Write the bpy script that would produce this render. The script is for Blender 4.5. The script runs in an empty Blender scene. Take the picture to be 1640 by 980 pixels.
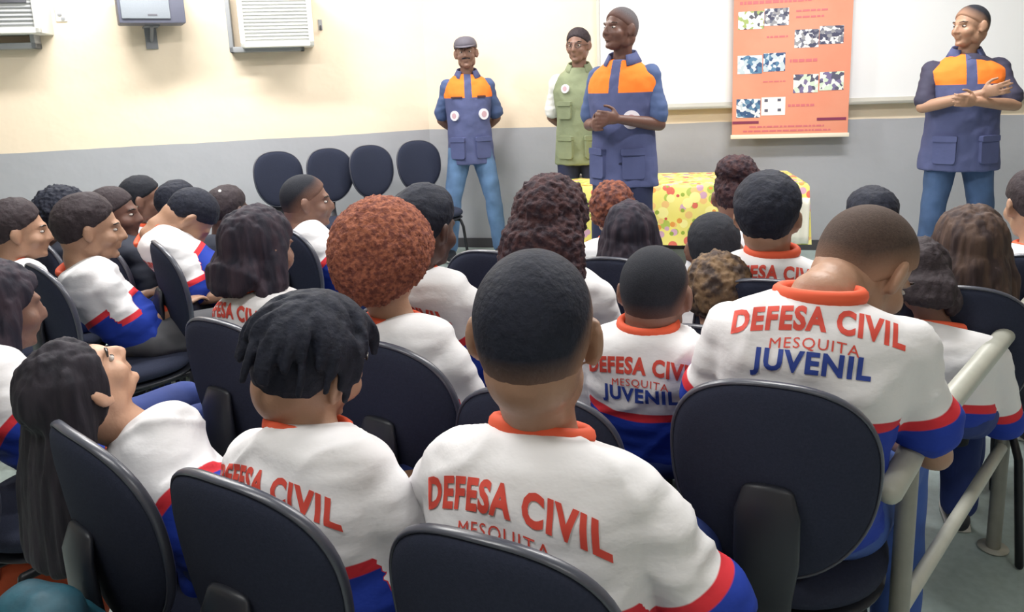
import bpy, bmesh, math, random
import numpy as np
from mathutils import Vector, Matrix, noise
from mathutils.bvhtree import BVHTree
random.seed(7)
C = bpy.context.scene.collection
PI = math.pi
# ------------------------------------------------------------------ camera
F, CX, CY, CH = 1200.0, 820.0, 358.0, 1.40
R = Matrix.Rotation(PI/2 - math.radians(11), 3, 'X') @ Matrix.Rotation(-.04, 3, 'Z')
CAM = Vector((0, 0, CH))
cd = bpy.data.cameras.new('camera'); cam = bpy.data.objects.new('camera', cd); C.objects.link(cam)
cd.sensor_width = 36; cd.lens = 36*F/1640; cd.shift_y = -(490 - CY)/1640; cd.clip_start = .05
M4 = R.to_4x4(); M4.translation = CAM; cam.matrix_world = M4
bpy.context.scene.camera = cam
def ray(x, y): return R @ Vector(((x-CX)/F, -(y-CY)/F, -1))
def P(x, y, D): d = ray(x, y); return CAM + d*(D/d.y)
def Pz(x, y, z): d = ray(x, y); return CAM + d*((z-CH)/d.z)
# ------------------------------------------------------------------ world, exposure
sc = bpy.context.scene
sc.view_settings.view_transform = 'Standard'; sc.view_settings.look = 'None'
sc.view_settings.gamma = 1; sc.view_settings.exposure = 0.0; sc.view_settings.use_curve_mapping = False
w = bpy.data.worlds.new('world'); sc.world = w; w.use_nodes = True
w.node_tree.nodes['Background'].inputs[0].default_value = (.9, .95, 1, 1); w.node_tree.nodes['Background'].inputs[1].default_value = .6
LAMP_W = 52.0
CEIL = 3.0
# ------------------------------------------------------------------ materials
def lin(c): return tuple((x/255/12.92 if x/255 <= .04045 else ((x/255+.055)/1.055)**2.4) for x in c)
MATS = {}
def mat(name, col, rough=.6, noise_amt=.0, nscale=30, bump=0., bscale=60, metal=0., col2=None, attr=None, cols=None, widths=None, stretch=None, sheen=0., coat=0., spec=None):
    if name in MATS: return MATS[name]
    m = bpy.data.materials.new(name); m.use_nodes = True; nt = m.node_tree; N = nt.nodes; L = nt.links
    b = N['Principled BSDF']; c = lin(col)
    b.inputs['Roughness'].default_value = rough; b.inputs['Metallic'].default_value = metal
    if spec is not None: b.inputs['Specular IOR Level'].default_value = spec
    if sheen: b.inputs['Sheen Weight'].default_value = sheen
    if coat: b.inputs['Coat Weight'].default_value = coat
    b.inputs['Base Color'].default_value = (*c, 1)
    tc = N.new('ShaderNodeTexCoord'); src = tc.outputs['Object']
    if stretch:
        mp = N.new('ShaderNodeMapping'); mp.inputs['Scale'].default_value = stretch; L.new(src, mp.inputs[0]); src = mp.outputs[0]
    colout = None
    if attr:   # constant bands along a stored distance
        at = N.new('ShaderNodeAttribute'); at.attribute_name = attr
        cur = None
        for i, cc in enumerate(cols):
            if i == 0:
                rgb = N.new('ShaderNodeRGB'); rgb.outputs[0].default_value = (*lin(cc), 1); cur = rgb.outputs[0]; continue
            mr = N.new('ShaderNodeMapRange'); mr.inputs[1].default_value = widths[i-1]-.0012; mr.inputs[2].default_value = widths[i-1]+.0012
            L.new(at.outputs['Fac'], mr.inputs[0])
            mx = N.new('ShaderNodeMix'); mx.data_type = 'RGBA'; L.new(mr.outputs[0], mx.inputs[0]); L.new(cur, mx.inputs[6]); mx.inputs[7].default_value = (*lin(cc), 1)
            cur = mx.outputs[2]
        colout = cur
    if noise_amt or col2:
        nz = N.new('ShaderNodeTexNoise'); nz.inputs['Scale'].default_value = nscale; nz.inputs['Detail'].default_value = 5; L.new(src, nz.inputs[0])
        mx = N.new('ShaderNodeMix'); mx.data_type = 'RGBA'
        if col2: 
            mr = N.new('ShaderNodeMapRange'); mr.inputs[1].default_value = .4; mr.inputs[2].default_value = .6; L.new(nz.outputs[0], mr.inputs[0]); L.new(mr.outputs[0], mx.inputs[0])
            mx.inputs[6].default_value = (*c, 1); mx.inputs[7].default_value = (*lin(col2), 1)
        else:
            mx.blend_type = 'MULTIPLY'; mx.inputs[0].default_value = 1
            mr = N.new('ShaderNodeMapRange'); mr.inputs[1].default_value = .3; mr.inputs[2].default_value = .7; mr.inputs[3].default_value = 1-noise_amt; mr.inputs[4].default_value = 1+noise_amt*.5
            L.new(nz.outputs[0], mr.inputs[0])
            if colout is not None: L.new(colout, mx.inputs[6])
            else: mx.inputs[6].default_value = (*c, 1)
            L.new(mr.outputs[0], mx.inputs[7])
        colout = mx.outputs[2]
    if colout is not None: L.new(colout, b.inputs['Base Color'])
    if bump:
        n2 = N.new('ShaderNodeTexNoise'); n2.inputs['Scale'].default_value = bscale; n2.inputs['Detail'].default_value = 4; L.new(src, n2.inputs[0])
        bp = N.new('ShaderNodeBump'); bp.inputs['Strength'].default_value = 1; bp.inputs['Distance'].default_value = bump
        L.new(n2.outputs[0], bp.inputs['Height']); L.new(bp.outputs[0], b.inputs['Normal'])
    MATS[name] = m; return m
WHITE = (232, 230, 232); ORANGE = (226, 84, 58); RED = (214, 52, 62); BLUE = (34, 60, 160)
JERSEY = mat('jersey', WHITE, .75, noise_amt=.03, nscale=4, bump=.004, bscale=13, attr='band', cols=[BLUE, RED, WHITE], widths=[-.012, .010], stretch=(1, 1, 1.8), spec=.25)
COLLAR = mat('collar_orange', (228, 92, 58), .75)
INKRED = mat('print_red', (214, 74, 60), .7); INKBLUE = mat('print_blue', (42, 66, 150), .7)
CHAIRF = mat('chair_fabric', (46, 50, 66), .92, noise_amt=.12, nscale=200, bump=.0006, bscale=400, spec=.15)
CHAIRP = mat('chair_plastic', (34, 36, 44), .42, spec=.4)
TRIM = mat('chair_edge', (66, 68, 80), .32, spec=.7)
METB = mat('black_metal', (30, 31, 36), .4, metal=.4)
JEANS = mat('jeans', (88, 118, 156), .85, noise_amt=.25, nscale=9, bump=.002, bscale=30)
JEANSD = mat('dark_jeans', (62, 86, 124), .85, noise_amt=.25, nscale=9, bump=.002, bscale=30)
NAVYT = mat('navy_trousers', (30, 36, 66), .85, noise_amt=.15, nscale=9)
BLUET = mat('blue_trousers', (40, 58, 120), .85, noise_amt=.15, nscale=9, bump=.002, bscale=25)
GREYT = mat('grey_trousers', (84, 84, 88), .85, noise_amt=.15, nscale=9)
SKIN = {}
for k, c in dict(light=(202, 158, 132), tan=(166, 128, 105), brown=(130, 96, 82), dark=(98, 66, 56), deep=(78, 54, 48)).items():
    SKIN[k] = mat('skin_'+k, c, .5, noise_amt=.06, nscale=20, bump=.0006, bscale=150)
def hairmat(name, c, c2=None, sc=60, bump=.003, st=None, rough=.72):
    return mat('hair_'+name, c, rough, noise_amt=0 if c2 else .25, nscale=sc, bump=bump, bscale=sc*1.5, col2=c2, stretch=st, spec=.25)
HAIR = dict(black=hairmat('black', (32, 35, 48)), dbrown=hairmat('dbrown', (56, 48, 52)), buzz=hairmat('buzz', (38, 40, 48), sc=220, bump=.001, rough=.8),
            buzzbrown=hairmat('buzzbrown', (78, 64, 58), sc=220, bump=.001, rough=.8), afro=hairmat('afro', (158, 98, 76), (112, 66, 58), 90, .005, rough=.9),
            curlyb=hairmat('curlyb', (74, 50, 52), (48, 36, 44), 50, .006), longblack=hairmat('longblack', (34, 32, 40), (50, 46, 54), 40, .003, (1, 1, .12)),
            longbrown=hairmat('longbrown', (84, 66, 58), (58, 46, 46), 40, .003, (1, 1, .12)), blonde=hairmat('blonde', (122, 98, 74), (70, 58, 54), 30, .005),
            bobdark=hairmat('bobdark', (36, 34, 46), (56, 46, 56), 40, .003, (1, 1, .12)), redbrown=hairmat('redbrown', (134, 78, 58), (80, 48, 46), 40, .005),
            grey=hairmat('grey', (96, 92, 96), sc=220, bump=.001, rough=.8))
def fademat(hc_, sk_):
    n_ = 'hair_fade_%s_%s' % (hc_, sk_)
    if n_ in MATS: return MATS[n_]
    m = HAIR[hc_].copy(); m.name = n_; N = m.node_tree.nodes; L = m.node_tree.links; b = N['Principled BSDF']; src = b.inputs['Base Color'].links[0].from_socket
    at = N.new('ShaderNodeAttribute'); at.attribute_name = 'fade'; pw = N.new('ShaderNodeMath'); pw.operation = 'MULTIPLY_ADD'; pw.inputs[1].default_value = .9; pw.inputs[2].default_value = .1; pw.use_clamp = True; L.new(at.outputs['Fac'], pw.inputs[0])
    mx = N.new('ShaderNodeMix'); mx.data_type = 'RGBA'; L.new(pw.outputs[0], mx.inputs[0]); mx.inputs[6].default_value = SKIN[sk_].node_tree.nodes['Principled BSDF'].inputs['Base Color'].default_value; L.new(src, mx.inputs[7]); L.new(mx.outputs[2], b.inputs['Base Color'])
    MATS[n_] = m; return m
EYEW = mat('eye_white', (190, 182, 176), .3); EYED = mat('eye_dark', (28, 20, 18), .2)
# ------------------------------------------------------------------ mesh helpers
def tag(o, label=None, cat=None, group=None, kind=None):
    if label: o['label'] = label
    if cat: o['category'] = cat
    if group: o['group'] = group
    if kind: o['kind'] = kind
    return o
def link(name, me, mats=None, parent=None, smooth=True):
    o = bpy.data.objects.new(name, me); C.objects.link(o)
    if mats is not None:
        for m in (mats if isinstance(mats, (list, tuple)) else [mats]): me.materials.append(m)
    if parent: o.parent = parent
    if smooth: me.polygons.foreach_set('use_smooth', [True]*len(me.polygons))
    return o
def empty(name, loc=(0, 0, 0), rz=0.):
    o = bpy.data.objects.new(name, None); o.empty_display_size = .1; C.objects.link(o); o.location = loc; o.rotation_euler = (0, 0, rz); return o
class MB:
    """collects closed shapes"""
    def __init__(s): s.v = []; s.f = []; s.m = []
    def add(s, vs, fs, mi=0):
        n = len(s.v); s.v += [tuple(v) for v in vs]; s.f += [tuple(i+n for i in f) for f in fs]; s.m += [mi]*len(fs); return s
    def rings(s, rings, cap=True, mi=0):
        n = len(rings[0]); vs = [p for r in rings for p in r]; fs = []
        for i in range(len(rings)-1):
            for j in range(n):
                a = i*n+j; b = i*n+(j+1) % n; fs.append((a, b, b+n, a+n))
        if cap: fs.append(tuple(reversed(range(n)))); fs.append(tuple(range(len(vs)-n, len(vs))))
        return s.add(vs, fs, mi)
    def tube(s, pts, ref=(1, 0, 0), n=16, round_=True, mi=0):
        """pts: [(Vector, rx, ry)]; closed with rounded ends"""
        ps = [Vector(p[0]) for p in pts]; rx = [p[1] for p in pts]; ry = [(p[2] if len(p) > 2 else p[1]) for p in pts]
        T = []
        for i in range(len(ps)):
            a = ps[max(0, i-1)]; b = ps[min(len(ps)-1, i+1)]; t = (b-a); T.append(t.normalized() if t.length > 1e-9 else Vector((0, 0, 1)))
        seq = []
        if round_:
            for k in (80, 55, 30):
                a = math.radians(k); seq.append((ps[0]-T[0]*(min(rx[0], ry[0])*math.sin(a)), rx[0]*math.cos(a), ry[0]*math.cos(a), T[0]))
        for i in range(len(ps)): seq.append((ps[i], rx[i], ry[i], T[i]))
        if round_:
            for k in (30, 55, 80):
                a = math.radians(k); seq.append((ps[-1]+T[-1]*(min(rx[-1], ry[-1])*math.sin(a)), rx[-1]*math.cos(a), ry[-1]*math.cos(a), T[-1]))
        rg = []; ref = Vector(ref)
        for p, a, b, t in seq:
            u = ref - t*ref.dot(t)
            if u.length < .15: u = Vector((0, 1, 0)) - t*t.y
            u.normalize(); v = t.cross(u)
            rg.append([p + u*(a*math.cos(2*PI*j/n)) + v*(b*math.sin(2*PI*j/n)) for j in range(n)])
        return s.rings(rg, mi=mi)
    def ell(s, c, r, rot=None, n=20, mi=0):
        c = Vector(c); rg = []
        for i in range(1, 12):
            th = PI*i/12; rg.append([Vector((r[0]*math.sin(th)*math.cos(2*PI*j/n), r[1]*math.sin(th)*math.sin(2*PI*j/n), -r[2]*math.cos(th))) for j in range(n)])
        rg = [[(rot @ q if rot else q) + c for q in ring] for ring in rg]
        return s.rings(rg, mi=mi)
    def box(s, a, b, mi=0, M=None):
        x0, y0, z0 = a; x1, y1, z1 = b
        vs = [Vector(q) for q in ((x0,y0,z0),(x1,y0,z0),(x1,y1,z0),(x0,y1,z0),(x0,y0,z1),(x1,y0,z1),(x1,y1,z1),(x0,y1,z1))]
        if M: vs = [M @ q for q in vs]
        return s.add(vs, [(3,2,1,0),(4,5,6,7),(0,1,5,4),(1,2,6,5),(2,3,7,6),(3,0,4,7)], mi)
    def map(s, fn): s.v = [tuple(fn(Vector(q))) for q in s.v]; return s
    def mesh(s, name='m'):
        me = bpy.data.meshes.new(name); me.from_pydata(s.v, [], s.f); me.polygons.foreach_set('material_index', s.m); me.update(); return me
    def obj(s, name, mats, parent=None, smooth=True, bevel=0, seg=2):
        me = s.mesh(name)
        if bevel:
            bm = bmesh.new(); bm.from_mesh(me); bmesh.ops.recalc_face_normals(bm, faces=bm.faces)
            bmesh.ops.bevel(bm, geom=list(bm.edges), offset=bevel, segments=seg, profile=.6, affect='EDGES', clamp_overlap=True); bm.to_mesh(me); bm.free()
        o = link(name, me, mats, parent, smooth)
        if smooth and not bevel: pass
        if bevel: 
            me.polygons.foreach_set('use_smooth', [True]*len(me.polygons))
            try: me.set_sharp_from_angle(angle=math.radians(40))
            except Exception: pass
        return o
def solid(mb, vox=.008, it=6, fac=.5):
    """union of the closed shapes as one continuous surface"""
    me = mb.mesh('tmp'); o = bpy.data.objects.new('tmp', me); C.objects.link(o)
    m = o.modifiers.new('r', 'REMESH'); m.mode = 'VOXEL'; m.voxel_size = vox
    if it: q = o.modifiers.new('s', 'SMOOTH'); q.factor = fac; q.iterations = it
    dg = bpy.context.evaluated_depsgraph_get(); e = o.evaluated_get(dg)
    out = bpy.data.meshes.new_from_object(e); bpy.data.objects.remove(o); bpy.data.meshes.remove(me); out.materials.clear()
    return out
def coords(me):
    a = np.empty(len(me.vertices)*3); me.vertices.foreach_get('co', a); return a.reshape(-1, 3)
def setco(me, a): me.vertices.foreach_set('co', a.ravel()); me.update()
def wobble(me, amp, freq, st=(1, 1, 1), seed=0):
    me.update(); a = coords(me); nn = np.empty(len(me.vertices)*3); me.vertices.foreach_get('normal', nn); nn = nn.reshape(-1, 3)
    d = np.array([noise.noise(Vector((p[0]*freq*st[0]+seed, p[1]*freq*st[1], p[2]*freq*st[2]))) for p in a])
    setco(me, a + nn*(d*amp)[:, None])
def attr(me, name, vals):
    at = me.attributes.new(name, 'FLOAT', 'POINT'); at.data.foreach_set('value', vals.astype(np.float32))
# ------------------------------------------------------------------ room
CORN = Vector((-.66, 6.30, 0)); LA = Vector((-3.70, 5.49, 0)); BB = Vector((3.73, 5.34, 0))
uL = (LA-CORN).normalized(); uB = (BB-CORN).normalized()
nL = Vector((-uL.y, uL.x, 0)); nL = nL if nL.dot(-CORN) > 0 else -nL
nB = Vector((-uB.y, uB.x, 0)); nB = nB if nB.dot(-CORN) > 0 else -nB
def frame(o, u, n): return Matrix(((u.x, n.x, 0, o.x), (u.y, n.y, 0, o.y), (0, 0, 1, 0), (0, 0, 0, 1)))
def ruv(o, u, n):
    m = Matrix((u, n, Vector((0, 0, 1)))).transposed().to_4x4(); m.translation = o; return m
ML = ruv(CORN, uL, nL)     # x: along the left wall away from the corner, y: into the room
MB_ = ruv(CORN, uB, nB)
def onwall(px, py, M, off=0.):
    """wall coordinates (along, height) where the ray meets the plane at off from the wall"""
    n = M.to_3x3() @ Vector((0, 1, 0)); o = M.translation + n*off; d = ray(px, py); t = (o-CAM).dot(n)/d.dot(n); q = M.inverted() @ (CAM+d*t); return q.x, q.z
def wallmat():
    m = bpy.data.materials.new('painted_wall'); m.use_nodes = True; N = m.node_tree.nodes; L = m.node_tree.links; b = N['Principled BSDF']
    g = N.new('ShaderNodeNewGeometry'); sx = N.new('ShaderNodeSeparateXYZ'); L.new(g.outputs['Position'], sx.inputs[0])
    nz = N.new('ShaderNodeTexNoise'); nz.inputs['Scale'].default_value = 2.2; L.new(g.outputs['Position'], nz.inputs[0])
    ad = N.new('ShaderNodeMath'); ad.operation = 'MULTIPLY_ADD'; ad.inputs[1].default_value = .02; L.new(nz.outputs[0], ad.inputs[0]); L.new(sx.outputs[2], ad.inputs[2])
    st = N.new('ShaderNodeMath'); st.operation = 'GREATER_THAN'; st.inputs[1].default_value = 1.01; L.new(ad.outputs[0], st.inputs[0])
    n2 = N.new('ShaderNodeTexNoise'); n2.inputs['Scale'].default_value = 1.3; n2.inputs['Detail'].default_value = 6; L.new(g.outputs['Position'], n2.inputs[0])
    g1 = N.new('ShaderNodeMix'); g1.data_type = 'RGBA'; L.new(n2.outputs[0], g1.inputs[0]); g1.inputs[6].default_value = (*lin((160, 161, 167)), 1); g1.inputs[7].default_value = (*lin((172, 173, 179)), 1)
    c1 = N.new('ShaderNodeMix'); c1.data_type = 'RGBA'; L.new(n2.outputs[0], c1.inputs[0]); c1.inputs[6].default_value = (*lin((236, 217, 192)), 1); c1.inputs[7].default_value = (*lin((240, 224, 202)), 1)
    # paint chips
    vo = N.new('ShaderNodeTexVoronoi'); vo.inputs['Scale'].default_value = 2.2; L.new(g.outputs['Position'], vo.inputs[0])
    ch = N.new('ShaderNodeMath'); ch.operation = 'LESS_THAN'; ch.inputs[1].default_value = .028; L.new(vo.outputs['Distance'], ch.inputs[0])
    g2 = N.new('ShaderNodeMix'); g2.data_type = 'RGBA'; L.new(ch.outputs[0], g2.inputs[0]); L.new(g1.outputs[2], g2.inputs[6]); g2.inputs[7].default_value = (*lin((222, 222, 218)), 1)
    mx = N.new('ShaderNodeMix'); mx.data_type = 'RGBA'; L.new(st.outputs[0], mx.inputs[0]); L.new(g2.outputs[2], mx.inputs[6]); L.new(c1.outputs[2], mx.inputs[7])
    L.new(mx.outputs[2], b.inputs['Base Color']); b.inputs['Roughness'].default_value = .5
    bp = N.new('ShaderNodeBump'); bp.inputs['Distance'].default_value = .004; n3 = N.new('ShaderNodeTexNoise'); n3.inputs['Scale'].default_value = 9; L.new(g.outputs['Position'], n3.inputs[0]); L.new(n3.outputs[0], bp.inputs['Height']); L.new(bp.outputs[0], b.inputs['Normal'])
    return m
WALL = wallmat()
def slab(name, x0, x1, M, z0=0., z1=CEIL, y0=-.12, y1=0., m=WALL):
    o = MB().box((x0, y0, z0), (x1, y1, z1), M=M).obj(name, m, smooth=False); return tag(o, kind='structure')
LL, LB = 5.2, 6.2
slab('wall_left', 0, LL, ML); slab('wall_back', 0, LB, MB_)
PL = ML @ Vector((LL, 0, 0)); PB = MB_ @ Vector((LB, 0, 0)); QL = Vector((PL.x, -2.6, 0)); QB = Vector((PB.x, -2.6, 0))
def wallseg(name, a, b):
    u = (b-a).normalized(); n = Vector((-u.y, u.x, 0)); n = n if n.dot(Vector((0, 2, 0))-a) > 0 else -n
    slab(name, 0, (b-a).length, ruv(a, u, n))
wallseg('wall_side_left', PL, QL); wallseg('wall_right', PB, QB); wallseg('wall_rear', QL, QB)
def polyslab(name, z0, z1, m):
    pts = [PL, CORN, PB, QB, QL]; c = sum(pts, Vector())/5; pts = [p+(p-c).normalized()*.15 for p in pts]
    o = MB().rings([[Vector((p.x, p.y, z0)) for p in pts], [Vector((p.x, p.y, z1)) for p in pts]]).obj(name, m, smooth=False)
    bm = bmesh.new(); bm.from_mesh(o.data); bmesh.ops.recalc_face_normals(bm, faces=bm.faces); bm.to_mesh(o.data); bm.free()
    return tag(o, kind='structure')
polyslab('floor', -.1, 0, mat('vinyl_floor', (172, 188, 186), .35, noise_amt=.12, nscale=40))
polyslab('ceiling', CEIL, CEIL+.1, mat('ceiling_white', (232, 232, 228), .8))
BASEM = mat('dark_baseboard', (70, 68, 72), .5)
slab('baseboard_left', 0.02, LL, ML, 0, .08, 0, .015, BASEM); slab('baseboard_back', 0.02, LB, MB_, 0, .08, 0, .015, BASEM)
# ceiling fluorescent lamps (the light of the room)
TUBE = mat('tube_glow', (255, 255, 255)); nt = TUBE.node_tree.nodes['Principled BSDF']; nt.inputs['Emission Color'].default_value = (1, .98, .95, 1); nt.inputs['Emission Strength'].default_value = 6
LW = mat('lamp_white', (235, 235, 235), .4)
def lamp(x, y, rz, where, watts):
    t = empty('ceiling_lamp', (x, y, CEIL), rz); tag(t, 'white twin tube ceiling lamp ' + where, 'lamp', 'ceiling lamps')
    MB().box((-.62, -.11, -.05), (.62, .11, 0)).obj('housing', LW, t, bevel=.008)
    for s in (-.05, .05): MB().tube([((-.58, s, -.07), .016), ((.58, s, -.07), .016)], ref=(0, 1, 0)).obj('tube', TUBE, t)
    ld = bpy.data.lights.new('lamp_light', 'AREA'); ld.shape = 'RECTANGLE'; ld.size = 1.2; ld.size_y = .2; ld.energy = watts; ld.color = (1, .985, .96)
    lo = bpy.data.objects.new('lamp_light', ld); C.objects.link(lo); lo.parent = t; lo.location = (0, 0, -.095)
aL = math.atan2(uL.y, uL.x); aB = math.atan2(uB.y, uB.x)
lamp(-2.3, 4.75, aL, 'along the left wall near the speaker', LAMP_W*1.35)
lamp(-.35, 5.05, aL, 'near the corner of the walls', LAMP_W*.85)
lamp(2.0, 4.1, aB, 'before the whiteboard', LAMP_W*1.2)
lamp(-1.3, 2.9, aL, 'over the left rows of pupils', LAMP_W*1.2)
lamp(1.0, 2.4, aL, 'over the right rows of pupils', LAMP_W*.95)
lamp(-.9, .6, aL, 'over the last row of pupils', LAMP_W*.45)
lamp(1.3, -.9, aL, 'behind the last row of pupils', LAMP_W*.3)
# ------------------------------------------------------------------ people
def lerp(a, b, t): return a+(b-a)*t
def V(*a): return Vector(a)
def hand_chains(mb, W, E, palmn, side, k=1., curl=.5, splay=.12, fr=.0082):
    """palm and five fingers leaving the wrist W in the direction E->W; palmn: direction the palm faces"""
    d = (W-E).normalized(); n = (palmn - d*palmn.dot(d)).normalized(); s = d.cross(n)*side  # s points to the thumb side
    pc = W + d*.045*k
    mb.tube([(W, .022*k, .017*k), (W+d*.03*k, .033*k, .015*k), (W+d*.075*k, .038*k, .013*k)], ref=s)
    L = [.070, .078, .072, .056]
    for i in range(4):
        o = (1.5-i)*.0185*k; b = W + d*(.082*k) + s*o; dd = (d + s*splay*(1.5-i)*.5).normalized(); pts = [(b-d*.02*k, fr*k)]; q = b; a = 0
        for j, fl in enumerate((.45, .31, .24)):
            pts.append((q.copy(), fr*k*(1-.06*j))); a += curl*(.7 if j == 0 else 1.)
            q = q + (dd*math.cos(a)+n*math.sin(a))*(L[i]*fl*k)
        pts.append((q.copy(), fr*k*.8)); mb.tube(pts, ref=s, n=10)
    b = W + d*.02*k + s*.022*k; t1 = b + (d*.5+s*.75+n*.25).normalized()*.035*k; t2 = t1+(d*.85+s*.35+n*.3).normalized()*.03*k; t3 = t2+(d*.95+n*.3).normalized()*.024*k
    mb.tube([(b, .013*k), (t1, .0105*k), (t2, .0095*k), (t3, .008*k)], ref=n, n=10)
def head_chains(mb, X, g, detail=True):
    """X: 4x4 of the head (origin centre, +Y face)"""
    r3 = X.to_3x3()
    def e(c, r, rot=None): mb.ell(X @ (V(*c)*g), [q*g for q in r], (r3 @ rot) if rot else r3)
    e((0, -.012, .028), (.074, .094, .086)); e((0, .022, -.022), (.060, .072, .082)); e((0, .040, -.080), (.042, .042, .034)); e((0, -.034, -.035), (.066, .068, .068))
    for s in (-1, 1):
        e((s*.036, .052, -.028), (.028, .034, .030)); e((s*.048, .0, -.06), (.018, .035, .035))
        ry = Matrix.Rotation(s*.55, 3, 'Z'); e((s*.083, -.010, .000), (.010, .021, .034), ry); e((s*.079, -.004, -.022), (.010, .014, .018), ry)
    e((0, .080, .024), (.046, .016, .012)); e((0, .089, -.051), (.023, .011, .007)); e((0, .088, -.064), (.019, .011, .008)); e((0, .076, -.095), (.02, .018, .015))
    mb.tube([(X @ (V(0, .088, .014)*g), .009*g), (X @ (V(0, .104, -.012)*g), .011*g), (X @ (V(0, .110, -.029)*g), .0125*g)])
    for s in (-1, 1): e((s*.012, .098, -.031), (.010, .012, .008))
def hair_mesh(style, X, g, seed, length=.3):
    """closed hair volume in person coordinates"""
    mb = MB(); bm = bmesh.new(); bmesh.ops.create_icosphere(bm, subdivisions=5, radius=1)
    P_ = dict(short=(.010, .002, 60, 26, -12, -60), buzz=(.004, .0006, 60, 27, -14, -66), afro=(.046, .004, 45, 30, -30, -58), curly=(.028, .007, 42, 32, -35, -55),
              thick=(.022, .004, 38, 30, -12, -58), cap=(.010, .003, 20, 34, -20, -45), flat=(.016, .003, 45, 36, -10, -56), long=(.012, .002, 30, 34, -35, -60), twists=(.006, .002, 40, 30, -12, -60), bun=(.008, .003, 50, 36, -12, -50))[style]
    th, na, nf, ef, es, eb = P_
    vs = []; fade = []
    for v in bm.verts:
        d = v.co.normalized(); az = abs(math.degrees(math.atan2(d.x, d.y))); el = math.degrees(math.asin(max(-1, min(1, d.z))))
        line = lerp(ef, es, min(1, az/85)**1.6) if az < 85 else lerp(es, eb, min(1, (az-85)/55))
        t = max(0, min(1, (el-line+5)/10)); t = t*t*(3-2*t)
        rr = .86
        nz = noise.noise(d*nf*.12 + V(seed, 0, 0)) + .6*noise.noise(d*nf*.3+V(seed, 3, 0)) if style in ('afro', 'curly', 'thick', 'flat', 'twists') else noise.noise(d*nf*.1+V(seed, 0, 0))
        base = V(d.x*.0775, d.y*.098, d.z*(.090 if d.z > 0 else (.122 if style == 'buzz' else .110)))*g
        ext = th*g*(min(1, max(0, (el-line)/48)) if style not in ('afro', 'curly', 'long') else 1)
        if style == 'flat' and d.z > .75: ext *= .8
        q = base*(rr + (1.0-rr)*t) + d*(t*(.002*g + ext + na*nz*g))
        vs.append(X @ (q + V(0, -.012, .028)*g)); fade.append(max(0, min(1, (el-line)/28)))
    fs = [tuple(v.index for v in f_.verts) for f_ in bm.faces]; bm.free(); mb.add(vs, fs)
    return mb
def add_strands(mb, X, g, n, rmin, rmax, lo, hi, seed, frontcut=60):
    """twisted locks hanging from the crown"""
    rnd = random.Random(seed)
    for i in range(n):
        az = rnd.uniform(-PI, PI); el = math.radians(rnd.uniform(8, 88))
        if abs(math.degrees(az)) < frontcut and math.degrees(el) < 40: el = math.radians(rnd.uniform(42, 85))
        d = V(math.sin(az)*math.cos(el), math.cos(az)*math.cos(el), math.sin(el))
        p = V(d.x*.086, d.y*.106, d.z*.100)*g + V(0, -.012, .028)*g
        out = V(d.x, d.y, 0); out = out.normalized() if out.length > .01 else V(1, 0, 0)
        L = rnd.uniform(lo, hi)*g; pts = []; q = p.copy(); r = rnd.uniform(rmin, rmax)*g
        side = V(-out.y, out.x, 0)*rnd.uniform(-.35, .35)
        for j in range(6):
            t = j/5; pts.append((X @ q, r*(1-.25*t))); q = q + (out*(.9*math.sin(el)*(1-t)**1.5+.02) + side*(1-t) + V(0, 0, -1)*(.25+.75*t)).normalized()*(L/5)
        mb.tube(pts, n=8)
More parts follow.
